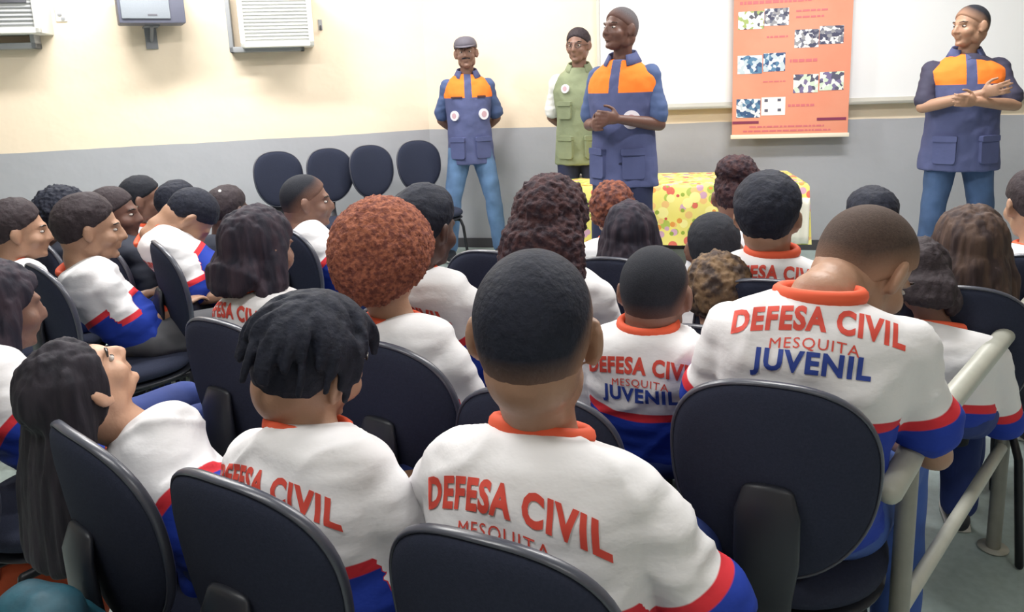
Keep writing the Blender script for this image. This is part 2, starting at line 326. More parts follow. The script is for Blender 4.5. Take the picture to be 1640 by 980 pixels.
def person(name, lab, X0, rz, J, k, g, hc, hrot, skin, hair, shirt, trousers, shoes, sk=None, group=None, vox=.0085, hands=True, eyes=True, curl=.5, palms=None, wid=1., text=None,
           sleeve=.86, hairlen=.3, stripe=.225, clip=None, seed=0, bodyfwd=0, shortpants=False, extra=None, hvox=None):
    """J: joints in person coordinates. Returns root (the body mesh)."""
    sk = SKIN[skin]; X = Matrix.Translation(hc) @ hrot.to_4x4(); kw = k*wid
    pel, nk = J['pelvis'], J['neck']; ax = (nk-pel); T = ax.length; ax = ax.normalized()
    belly = V(0, 1, 0)
    def tors(off, top=True):
        rows = [(0, .150, .110), (.18, .142, .108), (.40, .142, .105), (.60, .158, .108), (.75, .170, .106), (.84, .172, .098), (.905, .152, .090), (.955, .118, .080), (.985, .090, .074), (1.0, .074, .068)]
        out = []
        for t, a, b in rows:
            bow = V(0, -.03*k*math.sin(PI*t) if J.get('slouch', 1) else 0, 0)
            o_ = off if t < .97 else off*.5
            if off < 0 and t > .8: o_ = off - .014
            out.append((pel+ax*(T*t)+bow, a*kw+o_, b*k*J.get('deep', 1)+o_))
        return out
    def arm(mb, s, off=0., upto=1., hand=True):
        S, E, W = J['sh'][s], J['el'][s], J['wr'][s]
        m = S.lerp(E, .5)
        if upto < 1.01 and off > 0:
            q = S.lerp(E, upto); mb.tube([(S, .052*k+off, .050*k+off), (S.lerp(E, .35), .047*k+off), (S.lerp(E, .7*upto), .046*k+off*1.3), (q, .047*k+off*1.9)], n=20); return
        mb.tube([(S, .050*k), (m, .043*k), (E, .035*k)]); mb.tube([(E, .036*k), (E.lerp(W, .3), .037*k), (W, .024*k, .024*k)])
    def leg(mb, s, off=0., upto=1.):
        Hh, K_, A = J['hip'][s], J['kn'][s], J['an'][s]
        mb.tube([(Hh, .080*k+off), (Hh.lerp(K_, .5), .070*k+off), (K_, .052*k+off)])
        if upto > 0: 
            q = K_.lerp(A, upto); mb.tube([(K_, .053*k+off), (K_.lerp(A, .3*upto), .052*k+off), (q, .034*k+off*1.6)])
    # body
    b = MB(); b.tube(tors(-.006), n=24); head_chains(b, X, g)
    nt_ = X @ (V(0, -.028, -.05)*g)
    b.tube([(nk-ax*.03*k, .062*k, .058*k), (nk.lerp(nt_, .35), .053*g*.95, .056*g*.95), (nt_, .053*g, .060*g)], n=20)
    b.ell(pel, (.145*kw, .11*k, .10*k))
    for s in (0, 1):
        arm(b, s); leg(b, s)
        A = J['an'][s]; b.tube([(A-V(0, .02, .02)*k, .034*k), (A+V(0, .10, -.045)*k, .034*k, .022*k), (A+V(0, .15, -.05)*k, .028*k, .016*k)])
        if hands:
            pn = (palms[s] if palms else V(0, 0, -1)); c_ = curl[s] if isinstance(curl, (list, tuple)) else curl
            hand_chains(b, J['wr'][s], J['el'][s], pn, (1 if s else -1) * (1 if not (extra and extra.get('flip')) else -1), k*1.0, c_)
    me = solid(b, vox, 4, .5); root = link(name, me, sk); root.location = X0; root.rotation_euler = (0, 0, rz)
    tag(root, lab, 'person', group)
    # hair
    style, hcol = hair
    if style != 'none':
        hm = hair_mesh({'bob': 'long', 'curlylong': 'curly'}.get(style, style), X, g, seed)
        hv = hvox or .0055
        if style in ('long', 'bob', 'curlylong'):
            dn = V(0, -.035, -1).normalized(); w_ = (.085 if style != 'curlylong' else .122)*(1.45 if J.get('fallend') else 1)
            top = X @ (V(0, -.02, .05)*g); L = hairlen
            if J.get('fallback'): bk = J['fallback']
            else: bk = X @ (V(0, -.075, -.05)*g)
            mid = bk + V(0, -.02, -.30*L); end = bk + V(0, -.035, -L)
            if J.get('fallend'): end = J['fallend']; mid = bk.lerp(end, .5)
            bl = .055 if style != 'curlylong' else .085
            hm.tube([(top, w_*.8*g, .08*g), (bk, w_*1.05*g, bl*1.1*g), (mid, w_*1.12*g, bl*g), (end, w_*(.95 if style != 'curlylong' else 1.1)*g, bl*.6*g)], n=26)
            if style != 'curlylong' and not J.get('fallend'):
                for s in (-1, 1):
                    a0 = X @ (V(s*.07, 0, .02)*g); a1 = X @ (V(s*.088, -.02, -.08)*g); hm.tube([(a0, .03*g), (a1, .034*g, .04*g), (a1+V(0, -.03, -.6*L), .026*g, .035*g)], n=12)
        if style == 'bun': hm.ell(X @ (V(0, -.05, .115)*g), (.08*g, .075*g, .06*g)); hm.ell(X @ (V(.04, -.06, .08)*g), (.06*g, .06*g, .05*g))
        if style == 'twists': add_strands(hm, X, g, 170, .007, .010, .05, .08, seed); hv = .0045
        h = solid(hm, hv, 2 if style in ('twists', 'afro', 'curly') else 3)
        if style in ('long', 'bob'): wobble(h, .007, 38, (1, 1, .12), seed); wobble(h, .004, 110, (1, 1, .08), seed)
        elif style in ('curly', 'curlylong', 'bun'): wobble(h, .007, 60, seed=seed); wobble(h, .005, 130, (1, 1, .6), seed=seed)
        elif style == 'afro': wobble(h, .004, 110, seed=seed); wobble(h, .0035, 220, seed=seed)
        elif style in ('thick', 'flat', 'short'): wobble(h, .0016, 140, (1, 1, .4), seed=seed)
        Xi = np.array(X.inverted()); ha = coords(h); hl = (ha @ Xi[:3, :3].T + Xi[:3, 3])/g - np.array([0, -.012, .028]); hl = hl/np.linalg.norm(hl, axis=1)[:, None]
        az = np.abs(np.degrees(np.arctan2(hl[:, 0], hl[:, 1]))); el = np.degrees(np.arcsin(np.clip(hl[:, 2], -1, 1))); line = np.where(az < 85, 24-38*(az/85), -14-52*np.clip((az-85)/55, 0, 1))
        attr(h, 'fade', np.clip((el-line-4)/46, 0, 1) if style == 'buzz' else np.ones(len(ha)))
        link('hair', h, fademat(hcol, skin) if style == 'buzz' else HAIR[hcol], root)
        if clip: 
            c0 = X @ (V(*clip)*g); o = MB().tube([(c0+V(0, 0, -.03), .008), (c0+V(0, 0, .03), .008)]).obj('hair_clip', mat('clip_white', (240, 240, 240), .3), root)
    if eyes:
        for s in (-1, 1):
            e = MB(); c0 = X @ (V(s*.030, .0765, .004)*g); r3 = X.to_3x3(); e.ell(c0, (.0125*g, .009*g, .0058*g), r3, n=12); e.ell(X @ (V(s*.030, .0835, .004)*g), (.0055*g, .0035*g, .0050*g), r3, n=10, mi=1); e.obj('eye', [EYEW, EYED], root)
            e = MB(); e.tube([(X @ (V(s*.014, .091, .024)*g), .003*g), (X @ (V(s*.034, .087, .029)*g), .0035*g), (X @ (V(s*.052, .073, .026)*g), .002*g)], n=8); e.obj('eyebrow', EYED, root)
    # shirt
    s_ = MB(); tr = tors(.012 if not J.get('stand') else .004); s_.tube(tr, n=28, round_=False); s_.ell(pel+V(0, 0, .0), (.150*kw+.012, .118*k+.012, .10*k) if not J.get('stand') else (.145*kw, .10*k, .10*k))
    for s in (0, 1): arm(s_, s, .012 if not J.get('stand') else .008, sleeve)
    sm = solid(s_, .009, 7); wobble(sm, .009, 7, (1, 1, 1.8), seed=seed); wobble(sm, .005, 17, (.7, .7, 2.0), seed=seed+5)
    if vox < .0085 and not J.get('stand'):
        sm.update(); a = coords(sm); nn = np.empty(len(sm.vertices)*3); sm.vertices.foreach_get('normal', nn); nn = nn.reshape(-1, 3)
        fo = np.array([max(0, 1-5*abs(noise.noise(V(p[0]*4+seed+p[2]*3, p[1]*5, p[2]*9-p[0]*5))))**2 for p in a]); setco(sm, a + nn*(fo*.0055)[:, None])
    a = coords(sm); pv = np.array(pel); av = np.array(ax); up = (a - np.array(nk)) @ av + stripe*k
    rel = a - np.array(nk)
    sx_ = np.abs(rel[:, 0] - (rel @ av)*av[0])
    up = up + .05*np.clip(sx_-.05, 0, .2)
    for s in (0, 1):
        S, E = np.array(J['sh'][s]), np.array(J['el'][s]); u = E-S; L = np.linalg.norm(u); u = u/L; t = (a-S) @ u; dist = np.linalg.norm(a-S-np.outer(t, u), axis=1)
        core = np.abs((a - np.array(J['sh'][s]))[:, 0])  # lateral distance from the shoulder joint
        m = (t > .05*k) & (dist < .082*k) & (sx_ > .150*kw)
        up = np.where(m, (sleeve*.80*L - t), up)
    attr(sm, 'band', up)
    so = link('shirt', sm, shirt if shirt else JERSEY, root)
    if shirt is None or text:
        cb = MB(); n = 28; rg = []
        for j in range(n):
            th = 2*PI*j/n; q = nk + ax*(.000*k) + V(math.cos(th)*(.066*k), 0, 0) + ax.cross(V(1, 0, 0))*0
            yv = ax.cross(V(1, 0, 0)).normalized(); q = nk + V(math.cos(th)*.079*k, 0, 0) + yv*(math.sin(th)*.075*k) + ax*(.003*k - .010*k*math.sin(th)*(1 if yv.y > 0 else -1))
            rg.append(q)
        for j in range(n): pass
        rings = []
        for j in range(n+1):
            q = rg[j % n]; c0 = nk-ax*.02*k; o_ = (q-c0); o_ = (o_-ax*o_.dot(ax)).normalized()
            rings.append([q + o_*(.012*k*math.cos(f_)) + ax*(.016*k*math.sin(f_)) - o_*.003*k for f_ in [2*PI*i/10 for i in range(10)]])
        vs = [p for r_ in rings[:-1] for p in r_]; fs = []
        for i in range(n):
            for j in range(10): fs.append((i*10+j, i*10+(j+1) % 10, ((i+1) % n)*10+(j+1) % 10, ((i+1) % n)*10+j))
        cb.add(vs, fs); cb.obj('collar', COLLAR, so)
    if text:
        lettering(sm, so, nk + (ax*text[1] if isinstance(text, tuple) else V(0, 0, 0)), ax, k, text)
    # trousers
    if trousers:
        t_ = MB(); t_.ell(pel-V(0, 0, .02*k), (.150*kw+.010, .115*k+.010, .095*k))
        if J.get('stand'): t_.tube([(pel+V(0, 0, .02*k), .140*kw, .095*k), (pel-V(0, 0, .06*k), .145*kw, .105*k)], n=20)
        for s in (0, 1): leg(t_, s, .014, .35 if shortpants else .97)
        tm = solid(t_, .010, 5); wobble(tm, .006, 12, seed=seed); link('trousers', tm, trousers, root)
    if shoes:
        for s in (0, 1):
            A = J['an'][s]; q = MB(); z0 = A.z-.075*k
            q.tube([(V(A.x, A.y-.045*k, z0+.045*k), .036*k, .04*k), (V(A.x, A.y+.02*k, z0+.045*k), .040*k, .045*k), (V(A.x, A.y+.10*k, z0+.035*k), .045*k, .032*k), (V(A.x, A.y+.16*k, z0+.028*k), .038*k, .026*k)], n=18)
            me_ = solid(q, .008, 3); a_ = coords(me_); a_[:, 2] = np.maximum(a_[:, 2], z0+.012*k); setco(me_, a_)
            sh_ = link('shoe', me_, shoes, root)
            q = MB().tube([(V(A.x, A.y-.045*k, z0+.008*k), .040*k, .008*k), (V(A.x, A.y+.10*k, z0+.008*k), .048*k, .008*k), (V(A.x, A.y+.17*k, z0+.008*k), .038*k, .008*k)], n=20); q.obj('sole', mat('sole', (205, 205, 200), .6), sh_)
    return root, so, X
def text_mesh(body, size, bold):
    cu = bpy.data.curves.new('t', 'FONT'); cu.body = body; cu.size = size; cu.align_x = 'CENTER'; cu.align_y = 'CENTER'; cu.offset = bold; cu.resolution_u = 3; cu.space_character = 1.13
    o = bpy.data.objects.new('t', cu); C.objects.link(o); dg = bpy.context.evaluated_depsgraph_get(); me = bpy.data.meshes.new_from_object(o.evaluated_get(dg)); bpy.data.objects.remove(o); return me
def lettering(sm, so, nk, ax, k, kind):
    bv = BVHTree.FromPolygons([tuple(v.co) for v in sm.vertices], [tuple(p.vertices) for p in sm.polygons])
    yv = ax.cross(V(1, 0, 0)).normalized()   # roughly +y
    if yv.y < 0: yv = -yv
    rows = [('DEFESA CIVIL', .065, .0029, -.075, INKRED, .70, .010), ('MESQUITA', .031, .0, -.117, INKRED, .95, .004), ('JUVENIL', .058, .0022, -.153, INKBLUE, .86, 0.)]
    for body, size, bold, off, m, sx, arch in rows:
        me = text_mesh(body, size*k, bold*k); bm = bmesh.new(); bm.from_mesh(me); me.materials.clear()
        for v in bm.verts: v.co.x *= sx
        xs = [v.co.x for v in bm.verts]; x0, x1 = min(xs), max(xs)
        st = .008
        for i in range(int((x1-x0)/st)+2):
            bmesh.ops.bisect_plane(bm, geom=bm.verts[:]+bm.edges[:]+bm.faces[:], plane_co=(x0+i*st, 0, 0), plane_no=(1, 0, 0))
        for i in range(-6, 7):
            bmesh.ops.bisect_plane(bm, geom=bm.verts[:]+bm.edges[:]+bm.faces[:], plane_co=(0, i*st, 0), plane_no=(0, 1, 0))
        bad = []
        for v in bm.verts:
            x = v.co.x; y = v.co.y
            u = x/(x1+1e-6)
            base = nk + ax*(off*k + y + arch*k*(1-2*u*u)) + V(1, 0, 0)*x
            # the print wraps round the back: rays towards the spine
            ang = x*2.2; dr = (yv*math.cos(ang) - V(1, 0, 0)*math.sin(ang)).normalized()
            axis = nk + ax*(off*k + y + arch*k*(1-2*u*u)) + yv*0.02
            dd = (yv*.92 - ax*.38).normalized(); q = base - yv*.10*k - dd*.4
            hit = bv.ray_cast(q, dd)
            if hit[0] is None: bad.append(v); continue
            v.co = hit[0] - yv*.0022
        if bad: bmesh.ops.delete(bm, geom=bad, context='VERTS')
        bm.to_mesh(me); bm.free(); link('back_print', me, m, so)
def hrotm(turn, nod, tilt=0.):
    """turn: yaw to the right (deg), nod: chin down, tilt: to the right shoulder"""
    return Matrix.Rotation(-math.radians(turn), 3, 'Z') @ Matrix.Rotation(-math.radians(nod), 3, 'X') @ Matrix.Rotation(math.radians(tilt), 3, 'Y')
# ------------------------------------------------------------------ chairs
def outline(th, w=.178, h=.198):
    c, s = math.cos(th), math.sin(th); e = .86
    x = w*math.copysign(abs(c)**e, c); z = h*math.copysign(abs(s)**e, s)
    return x*(1 + .10*s - .05*s*s*(s < 0)), z
def pad(w, h, th, y=0., bend=.0, ntheta=48, puff=.5, e=None):
    mb = MB(); rs = [0.25, .5, .7, .84, .93, .98, 1.0]; vs = []; fs = []
    def pt(r, t, side):
        x, z = outline(2*PI*t/ntheta, w, h); x *= r; z *= r; d = th*(puff*(1-r**2)**.5*.5 + (1-puff)*.5*(1-r**10)**.5 + .06)
        return V(x, y + side*d + bend*((x/w)**2), z)
    n = ntheta
    for side in (-1, 1):
        vs.append(pt(0, 0, side)); b = len(vs)
        for r in rs: vs += [pt(r, t, side) for t in range(n)]
        for t in range(n):
            a = (b-1, b+t, b+(t+1) % n); fs.append(a if side < 0 else a[::-1])
        for i in range(len(rs)-1):
            for t in range(n):
                q = (b+i*n+t, b+(i+1)*n+t, b+(i+1)*n+(t+1) % n, b+i*n+(t+1) % n); fs.append(q if side < 0 else q[::-1])
    h1 = 1+(len(rs)-1)*n; h2 = 2+len(rs)*n+(len(rs)-1)*n
    for t in range(n): fs.append((h1+t, h2+t, h2+(t+1) % n, h1+(t+1) % n))
    mb.add(vs, fs); return mb
SEATZ = .42
BACKZ = .655; BACKY = -.235
def make_chair():
    root = empty('padded_chair')
    TB = Matrix.Translation((0, BACKY, BACKZ)) @ Matrix.Rotation(math.radians(7), 4, 'X')
    p = pad(.178, .198, .045, bend=.035).map(lambda v: TB @ v).obj('backrest', CHAIRF, root)
    n = 64; rg = []
    for i in range(n):
        x, z = outline(2*PI*i/n, .179, .199); c0 = V(x, .0+.035*(x/.179)**2, z); o = V(x, 0, z).normalized()
        rg.append([TB @ (c0 + o*(.0042*math.cos(a)) + V(0, 1, 0)*(.009*math.sin(a))) for a in [2*PI*j/8 for j in range(8)]])
    vs = [q for r in rg for q in r]; fs = [(i*8+j, i*8+(j+1) % 8, ((i+1) % n)*8+(j+1) % 8, ((i+1) % n)*8+j) for i in range(n) for j in range(8)]
    MB().add(vs, fs).obj('edge_trim', TRIM, root)
    # rear bar cover: an arched strip from the middle of the back down under the seat
    br = MB(); prof = [(V(0, BACKY-.030, BACKZ+.01), .044, .012), (V(0, BACKY-.040, BACKZ-.03), .056, .016), (V(0, BACKY-.038, BACKZ-.12), .056, .018), (V(0, BACKY-.030, BACKZ-.20), .046, .018), (V(0, BACKY-.005, BACKZ-.27), .042, .017), (V(0, BACKY+.06, SEATZ-.055), .040, .014), (V(0, -.02, SEATZ-.06), .040, .012)]
    br.tube([(a, b, c) for a, b, c in prof], n=20).obj('back_bracket', CHAIRP, root)
    TS = Matrix.Translation((0, 0, SEATZ-.005)) @ Matrix.Rotation(PI/2, 4, 'X')
    pad(.215, .205, .06, puff=.35).map(lambda v: TS @ V(v.x, v.y, -v.z)).obj('seat', CHAIRF, root)
    pad(.212, .202, .02, puff=.2).map(lambda v: Matrix.Translation((0, 0, -.038)) @ TS @ V(v.x, v.y, -v.z)).obj('seat_shell', CHAIRP, root)
    fr = MB()
    for s in (-1, 1):
        fr.tube([(V(s*.16, -.17, SEATZ-.062), .011), (V(s*.16, .15, SEATZ-.062), .011)], ref=(0, 0, 1), n=10)
    for y in (-.12, .10): fr.tube([(V(-.16, y, SEATZ-.062), .011), (V(.16, y, SEATZ-.062), .011)], ref=(0, 0, 1), n=10)
    fr.obj('seat_frame', METB, root)
    for sx in (-1, 1):
        for sy, yy in ((-1, -.17), (1, .15)):
            MB().tube([(V(sx*.16, yy, SEATZ-.062), .011), (V(sx*.172, yy+sy*.015, SEATZ-.11), .011), (V(sx*.19, yy+sy*.05, .012), .011)], n=10).obj('leg', METB, root)
    return root
CH0 = make_chair(); used = [False]
def copytree(o, parent=None):
    c = o.copy(); C.objects.link(c); c.parent = parent
    for ch in o.children: copytree(ch, c)
    return c
PHI = 30.
def chair(px, py, D, phi, label, group=None, zt=None):
    """px,py: top of the backrest in the photograph at distance D"""
    q = P(px, py, D); rz = -math.radians(phi)
    o = CH0 if not used[0] else copytree(CH0); used[0] = True
    back = Matrix.Rotation(rz, 3, 'Z') @ V(0, BACKY-.025, 0)
    o.location = (q.x-back.x, q.y-back.y, 0); o.rotation_euler = (0, 0, rz)
    dz = q.z - (BACKZ+.198)
    for ch in o.children:
        if ch.name.split('.')[0] in ('backrest', 'edge_trim'): ch.location.z = dz
        if ch.name.split('.')[0] == 'back_bracket': ch.location.z = dz*.5
    tag(o, label, 'chair', group); return o
# ------------------------------------------------------------------ seated pupils
def pupil(key, hx, hy, D, ch, lab, g=1., k=.9, wid=1., phi=PHI, turn=0., nod=8., tilt=0., skin='brown', hair=('short', 'black'), trousers=BLUET, shoes=None,
          chlab=None, chphi=None, text=None, pel=None, arms='lap', sleeve=.84, shirt=None, hairlen=.3, clip=None, eyes=False, vox=.009, neckfwd=.03, stripe=.225, pelpx=None, legaz=0., leglen=.36, seed=None, hrot=None, elbow=0., legs=1., J2=None, nkpx=None, shortpants=False, nlen=1.):
    cph = phi if chphi is None else chphi
    rz = -math.radians(phi); hw = P(hx, hy, D)
    if ch:
        c = chair(*ch, cph, chlab or ('black padded chair of the ' + key))
        base = V(c.location.x, c.location.y, 0) + Matrix.Rotation(rz, 3, 'Z') @ V(0, -.06, 0)
    else:
        base = V(hw.x, hw.y, 0) + Matrix.Rotation(rz, 3, 'Z') @ V(0, -.08, 0)
    if pelpx: base = P(*pelpx); base.z = 0
    if pel: base = base + Matrix.Rotation(rz, 3, 'Z') @ V(pel[0], pel[1], 0)
    inv = Matrix.Rotation(-rz, 3, 'Z'); hc = inv @ (hw - base)
    hr = hrot or hrotm(turn, nod, tilt)
    nape = hc + (hr @ V(0, -.028, -.055))*g
    pelv = V(0, 0, SEATZ+.115*k)
    nk = nape + V(0, -neckfwd, -.085*k*nlen)
    if nkpx: nk = inv @ (P(*nkpx) - base)
    if ch:   # keep the back of the body in front of the backrest
        cb = inv @ (V(c.location.x, c.location.y, 0) - base); tt = (.84-pelv.z)/(nk.z-pelv.z); yb = lerp(pelv.y, nk.y, min(1, tt)) - .115*k - .02
        need = (cb.y + BACKY + .05) - yb
        print('%-18s nk %.2f %.2f %.2f need %.3f' % (key, nk.x, nk.y, nk.z, need))
        if need > 0:
            mv = Matrix.Rotation(rz, 3, 'Z') @ V(0, -min(need, .12), 0); c.location.x += mv.x; c.location.y += mv.y
    J = dict(pelvis=pelv, neck=nk, sh=[], el=[], wr=[], hip=[], kn=[], an=[])
    ax = (nk-pelv).normalized(); T = (nk-pelv).length
    for s in (-1, 1):
        S = nk - ax*.095*k + V(s*.150*k*wid, 0, 0)
        fw = V(0, 1, 0)
        if arms == 'lap': E = S + V(s*(.055+elbow)*k, .07*k, -.235*k); W = V(s*.11*k, .27*k, max(SEATZ+.15*k, E.z-.03)); W = E + (W-E).normalized()*.22*k
        elif arms == 'fold': E = S + V(s*(.06+elbow)*k, .08*k, -.225*k); W = E + V(-s*.16*k, .13*k, .03*k)
        elif arms == 'fwd': E = S + V(s*.05*k, .08*k, -.20*k); W = E + V(-s*.03*k, .20*k, .05*k)
        elif arms == 'hug': E = S + V(s*(.085+elbow)*k, .04*k, -.205*k); W = E + V(-s*.20*k, .10*k, .06*k)
        elif arms == 'face': E = S + V(s*.03*k, .17*k, -.17*k); W = E + V(-s*.08*k, .10*k, .18*k)
        J['sh'].append(S); J['el'].append(E); J['wr'].append(W)
        Hh = pelv + V(s*.085*k, .03*k, -.03*k); la = math.radians(legaz); K_ = Hh + V(s*.04*k*math.cos(la) + math.sin(la)*leglen*k, leglen*k*math.cos(la), .0); A = V(K_.x+s*.01, K_.y-.04, .075*k)
        J['hip'].append(Hh); J['kn'].append(K_); J['an'].append(A)
    if J2: J.update(J2)
    sd = seed if seed is not None else int(hx*7+hy)
    return person('person', lab, base, rz, J, k, g, hc, hr, skin, hair, shirt, trousers, shoes or mat('shoe_dark', (40, 42, 50), .6), vox=vox, text=text, wid=wid, sleeve=sleeve,
                  hairlen=hairlen, clip=clip, eyes=eyes, seed=sd, stripe=stripe, shortpants=shortpants)
# ------------------------------------------------------------------ things on the walls
def wallbox(mb, M, x0, x1, y0, y1, z0, z1, mi=0): return mb.box((x0, y0, z0), (x1, y1, z1), M=M, mi=mi)
GRYM = mat('grey_metal', (128, 130, 136), .5); ALU = mat('aluminium', (170, 168, 160), .4, metal=.3)
# whiteboard
x0, z0 = onwall(962, 168, MB_, .02); z0 = (onwall(1060, 165, MB_, .02)[1] + onwall(1640, 150, MB_, .02)[1])/2; x1 = onwall(1640, 150, MB_, .02)[0] + .5; z1 = z0+1.25
t = empty('whiteboard', MB_ @ V((x0+x1)/2, 0, z0)); Mi = Matrix.Translation(-t.location) @ MB_
wallbox(MB(), Mi, x0, x1, .002, .022, z0, z1).obj('board', mat('board_white', (236, 237, 240), .25), t, smooth=False)
fr = MB(); [wallbox(fr, Mi, *q) for q in ((x0-.02, x0, .002, .034, z0-.03, z1+.02), (x1, x1+.02, .002, .034, z0-.03, z1+.02), (x0, x1, .002, .034, z1, z1+.02), (x0, x1, .002, .034, z0-.03, z0))]
fr.obj('board_frame', mat('board_frame', (206, 204, 196), .4), t, smooth=False)
wallbox(MB(), Mi, x0+.42, x1-.1, .03, .085, z0-.045, z0-.025).obj('pen_tray', ALU, t, bevel=.004)
tag(t, 'wide white board with pale frame on the back wall', 'whiteboard')
# banner
bx0, bz = onwall(1172, 221, MB_, .10); bx1, _ = onwall(1357, 218, MB_, .10); bz1 = bz+1.42
t = empty('banner', MB_ @ V((bx0+bx1)/2, .10, bz)); Mi = Matrix.Translation(-t.location) @ MB_
BAN = mat('banner_orange', (222, 150, 124), .5, col2=(220, 140, 114), nscale=2)
wallbox(MB(), Mi, bx0, bx1, .098, .102, bz+.02, bz1).obj('sheet', BAN, t, smooth=False)
wallbox(MB(), Mi, bx0-.01, bx1+.01, .092, .112, bz-.008, bz+.022).obj('lower_bar', mat('banner_bar', (232, 222, 204), .4), t, bevel=.004)
def mosaic(name, cols, sc):
    if name in MATS: return MATS[name]
    m = bpy.data.materials.new(name); m.use_nodes = True; N = m.node_tree.nodes; L = m.node_tree.links; tc = N.new('ShaderNodeTexCoord'); vo = N.new('ShaderNodeTexVoronoi'); vo.inputs['Scale'].default_value = sc
    L.new(tc.outputs['Object'], vo.inputs[0]); cr = N.new('ShaderNodeValToRGB'); sep = N.new('ShaderNodeSeparateColor'); L.new(vo.outputs['Color'], sep.inputs[0]); L.new(sep.outputs[0], cr.inputs[0]); cr.color_ramp.interpolation = 'CONSTANT'
    e = cr.color_ramp.elements; e[0].color = (*lin(cols[0]), 1); e[1].position = 1/len(cols); e[1].color = (*lin(cols[1]), 1)
    for i, c in enumerate(cols[2:]): q = e.new((i+2)/len(cols)); q.color = (*lin(c), 1)
    L.new(cr.outputs[0], N['Principled BSDF'].inputs[0]); N['Principled BSDF'].inputs['Roughness'].default_value = .4; MATS[name] = m; return m
PH = [mosaic('photo_green', [(226, 226, 230), (160, 178, 110), (90, 90, 100), (214, 218, 232), (238, 236, 238)], 42), mosaic('photo_grey', [(228, 226, 224), (110, 112, 130), (150, 150, 156), (226, 226, 232), (74, 76, 100)], 46),
      mosaic('photo_blue', [(90, 130, 164), (214, 222, 234), (60, 88, 130), (190, 204, 214), (226, 226, 232)], 40), mosaic('photo_mixed', [(226, 228, 224), (88, 88, 110), (204, 220, 200), (120, 110, 150), (224, 224, 222)], 36)]
def bpix(px, py): return onwall(px, py, MB_, .103)
for i, (a, b, c_, d_, m) in enumerate([(1182, 1224, 17, 48, PH[0]), (1224, 1264, 12, 42, PH[1]), (1272, 1312, 46, 77, PH[1]), (1312, 1352, 40, 71, PH[1]), (1181, 1221, 88, 119, PH[2]), (1222, 1258, 84, 115, PH[2]),
                                   (1270, 1311, 118, 149, PH[3]), (1312, 1352, 114, 145, PH[3]), (1179, 1218, 158, 189, PH[2])]):
    q0 = bpix(a, d_); q1 = bpix(b, c_); wallbox(MB(), Mi, q0[0], q1[0], .1025, .1045, q0[1], q1[1]).obj('photo_print', m, t, smooth=False)
q0 = bpix(1219, 185); q1 = bpix(1258, 155); pp = wallbox(MB(), Mi, q0[0], q1[0], .1025, .1045, q0[1], q1[1]).obj('photo_print', mat('print_white', (238, 236, 236), .4), t, smooth=False)
dk = mat('print_dark', (90, 90, 110), .5); dm = MB()
for (a, b) in ((1227, 161), (1248, 160), (1227, 177), (1248, 176)): q = bpix(a, b); wallbox(dm, Mi, q[0]-.012, q[0]+.012, .104, .106, q[1]-.01, q[1]+.01)
dm.obj('print_dot', dk, pp, smooth=False)
tl = MB(); PK = mat('print_pink', (206, 112, 118), .5)
for (a, b, y, h) in ((1185, 1300, 3, 5), (1275, 1330, 16, 3), (1275, 1320, 26, 3), (1228, 1262, 58, 3), (1265, 1310, 95, 5), (1222, 1258, 130, 2), (1262, 1308, 167, 4), (1200, 1320, 202, 3), (1190, 1330, 209, 3)):
    q0 = bpix(a, y+h); q1 = bpix(b, y-(b-a)*.035); wd = .016
    x = q0[0]; r_ = random.Random(int(a))
    while x < q1[0]-.01:
        l_ = r_.uniform(.012, .05); wallbox(tl, Mi, x, min(x+l_, q1[0]), .1025, .104, q0[1], q0[1]+h/230); x += l_+.008
tl.obj('printed_text', PK, t, smooth=False)
pm = MB()
for (a, b, y) in ((1173, 1215, 196), (1308, 1355, 190)): q0 = bpix(a, y+3); q1 = bpix(b, y-1); wallbox(pm, Mi, q0[0], q1[0], .1025, .105, q0[1], q0[1]+.02)
pm.obj('printed_bar', mat('print_plum', (128, 52, 84), .5), t, smooth=False)
hk = MB(); [hk.tube([(Mi @ V(x, .012, bz1-.02), .004), (Mi @ V(x, .10, bz1-.02), .004)], n=8) for x in (bx0+.1, bx1-.1)]; hk.obj('hook', GRYM, t)
tag(t, 'tall orange banner with small photos hanging before the whiteboard', 'banner')
